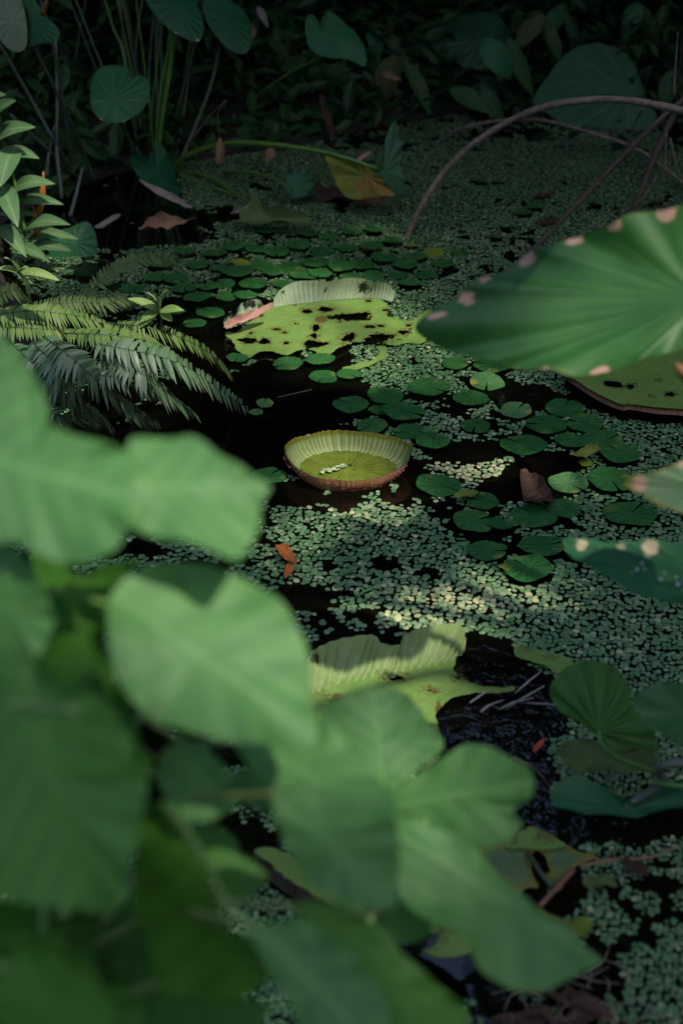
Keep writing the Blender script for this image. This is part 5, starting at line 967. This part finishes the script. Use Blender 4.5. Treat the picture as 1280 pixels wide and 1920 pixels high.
tree((0.2, 8.2, GZ(.2, 8.2)), 4, 'leafy tree behind the far bank centre', 202, (-0.3, 7.4, 1.5, 1.5, 1.15), 3.1, 4500)
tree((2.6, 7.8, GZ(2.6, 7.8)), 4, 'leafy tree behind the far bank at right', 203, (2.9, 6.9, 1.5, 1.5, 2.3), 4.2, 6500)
tree((-.8, 6.6, GZ(-.8, 6.6)), 2.5, 'unseen low tree added to darken the far bank', 204, (.2, 5.1, 2.7, 1.25, .42), 1.85, 3300, (.08, .16), r=.05)  # crown sits above the frame, added to keep light off the far bank
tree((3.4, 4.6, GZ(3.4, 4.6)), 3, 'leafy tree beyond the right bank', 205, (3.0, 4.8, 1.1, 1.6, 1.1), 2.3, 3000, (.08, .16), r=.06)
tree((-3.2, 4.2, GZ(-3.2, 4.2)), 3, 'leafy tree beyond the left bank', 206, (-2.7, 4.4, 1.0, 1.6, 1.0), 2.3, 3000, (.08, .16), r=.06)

def undergrowth():
    rs = np.random.default_rng(5); n = 26000; x = rs.uniform(-3.2, 3.2, n); y = rs.uniform(4.2, 8.2, n); d = -polysd(x, y, POND); k = (d > .0) & (y > 4.4 + np.where(x < -.9, .0, 0)); x, y, d = x[k], y[k], d[k]
    z = ground_z(x, y) + rs.random(len(x)) ** 2 * (.10 + .35 * np.clip(d, 0, 1)) * (.4 + fbm(x * 3, y * 3, 4)) + .01
    tag(cloud('undergrowth', None, np.c_[x, y, z], (.03, .075), M['shade_leaf'], 6, .8), 'dark leafy undergrowth covering the far bank', 'undergrowth', kind='stuff')
undergrowth()
def woodland():
    rs = np.random.default_rng(8); n = 26000; a = rs.uniform(0, 2 * math.pi, n); rad = rs.uniform(9.5, 13, n); x = rad * np.sin(a); y = 2 + rad * np.cos(a); top = 4.6 + 1.6 * (fbm(a * 3, a * 0, 2) - .5) * 2; z = rs.random(n) ** .8 * top + .3
    tag(cloud('woodland', None, np.c_[x, y, z], (.25, .5), M['crown_leaf'], 9, .9), 'dense dark woodland closing off the pond garden', 'woodland', kind='stuff')
woodland()

tree((1.2, 8.6, GZ(1.2, 8.6)), 6, 'unseen tall tree added to dim sky reflections at lower right', 209, (1.5, 6.9, 1.2, 1.2, .8), 6.6, 1800, (.10, .18))  # out of view, added to block sky reflected in the lower right water
# unseen tall tree added sunward, crown gaps cut where sun flecks should land
LIT = [(60, 400, .2, .10, .10), (50, 290, .4, .08, .08), (860, 888, .0, .10, .03), (930, 1115, 0, .09, .02), (770, 1160, 0, .01, .01), (640, 960, 0, .0, .0), (750, 1000, 0, -.04, -.04), (1180, 1180, 0, -.04, -.04), (1150, 860, 0, -.02, -.02), (640, 710, 0, -.02, -.02), (350, 700, .22, .02, .0), (240, 720, .2, -.02, -.03), (500, 500, 0, .0, .0), (700, 440, 0, .02, .0), (600, 600, .0, .30, .20), (60, 590, .3, .14, .08), (300, 585, .3, .10, .07), (650, 870, .02, .11, .07), (700, 1230, .03, .16, .08), (910, 726, .01, .05, .04), (760, 690, 0, .06, .03), (1060, 915, 0, .03, .02), (520, 1040, 0, .02, .02)]
LITD = [(890, 590, 1.75, .03, .03), (1240, 915, 1.62, .12, .10), (400, 1150, 1.02, .10, .06), (720, 1370, 1.38, .03, .03), (870, 1480, 1.36, .0, .0), (620, 1430, 1.08, .0, .0), (330, 900, 1.0, .10, .06), (860, 1640, 1.22, .09, .05), (90, 850, .98, .08, .06)]
A1 = unit(np.cross(SDIR, [0, 0, 1])); A2 = np.cross(A1, SDIR)
def suncut(P):
    k = np.ones(len(P), bool)
    for L, fn, mg in ((LIT, at, .12), (LITD, atd, .09)):
        for x, y, z, rx, ry in L:
            q = fn(x, y, z); d = P - q; u = d @ A1; v = d @ A2; k &= np.hypot(u / (rx + mg), v / (ry + mg)) > 1
    return k
tree((1.9, 1.3, GZ(1.9, 1.3)), 2, 'unseen low tree added to shade the lower right', 219, (.95, 1.35, .8, .9, .24), 1.72, 5500, (.06, .12), suncut, r=.04)  # out-of-view crown added only to darken the lower right corner
ctr = np.array([.15, 2.7, 0]) + SDIR * 11
tree((ctr[0] + 1.5, ctr[1] - 1.0, 0.9), 9, 'unseen tall tree added behind the viewer to dapple the sun', 207, (ctr[0], ctr[1], 3.6, 4.2, 1.3), ctr[2], 16000, (.11, .22), suncut, r=.16)
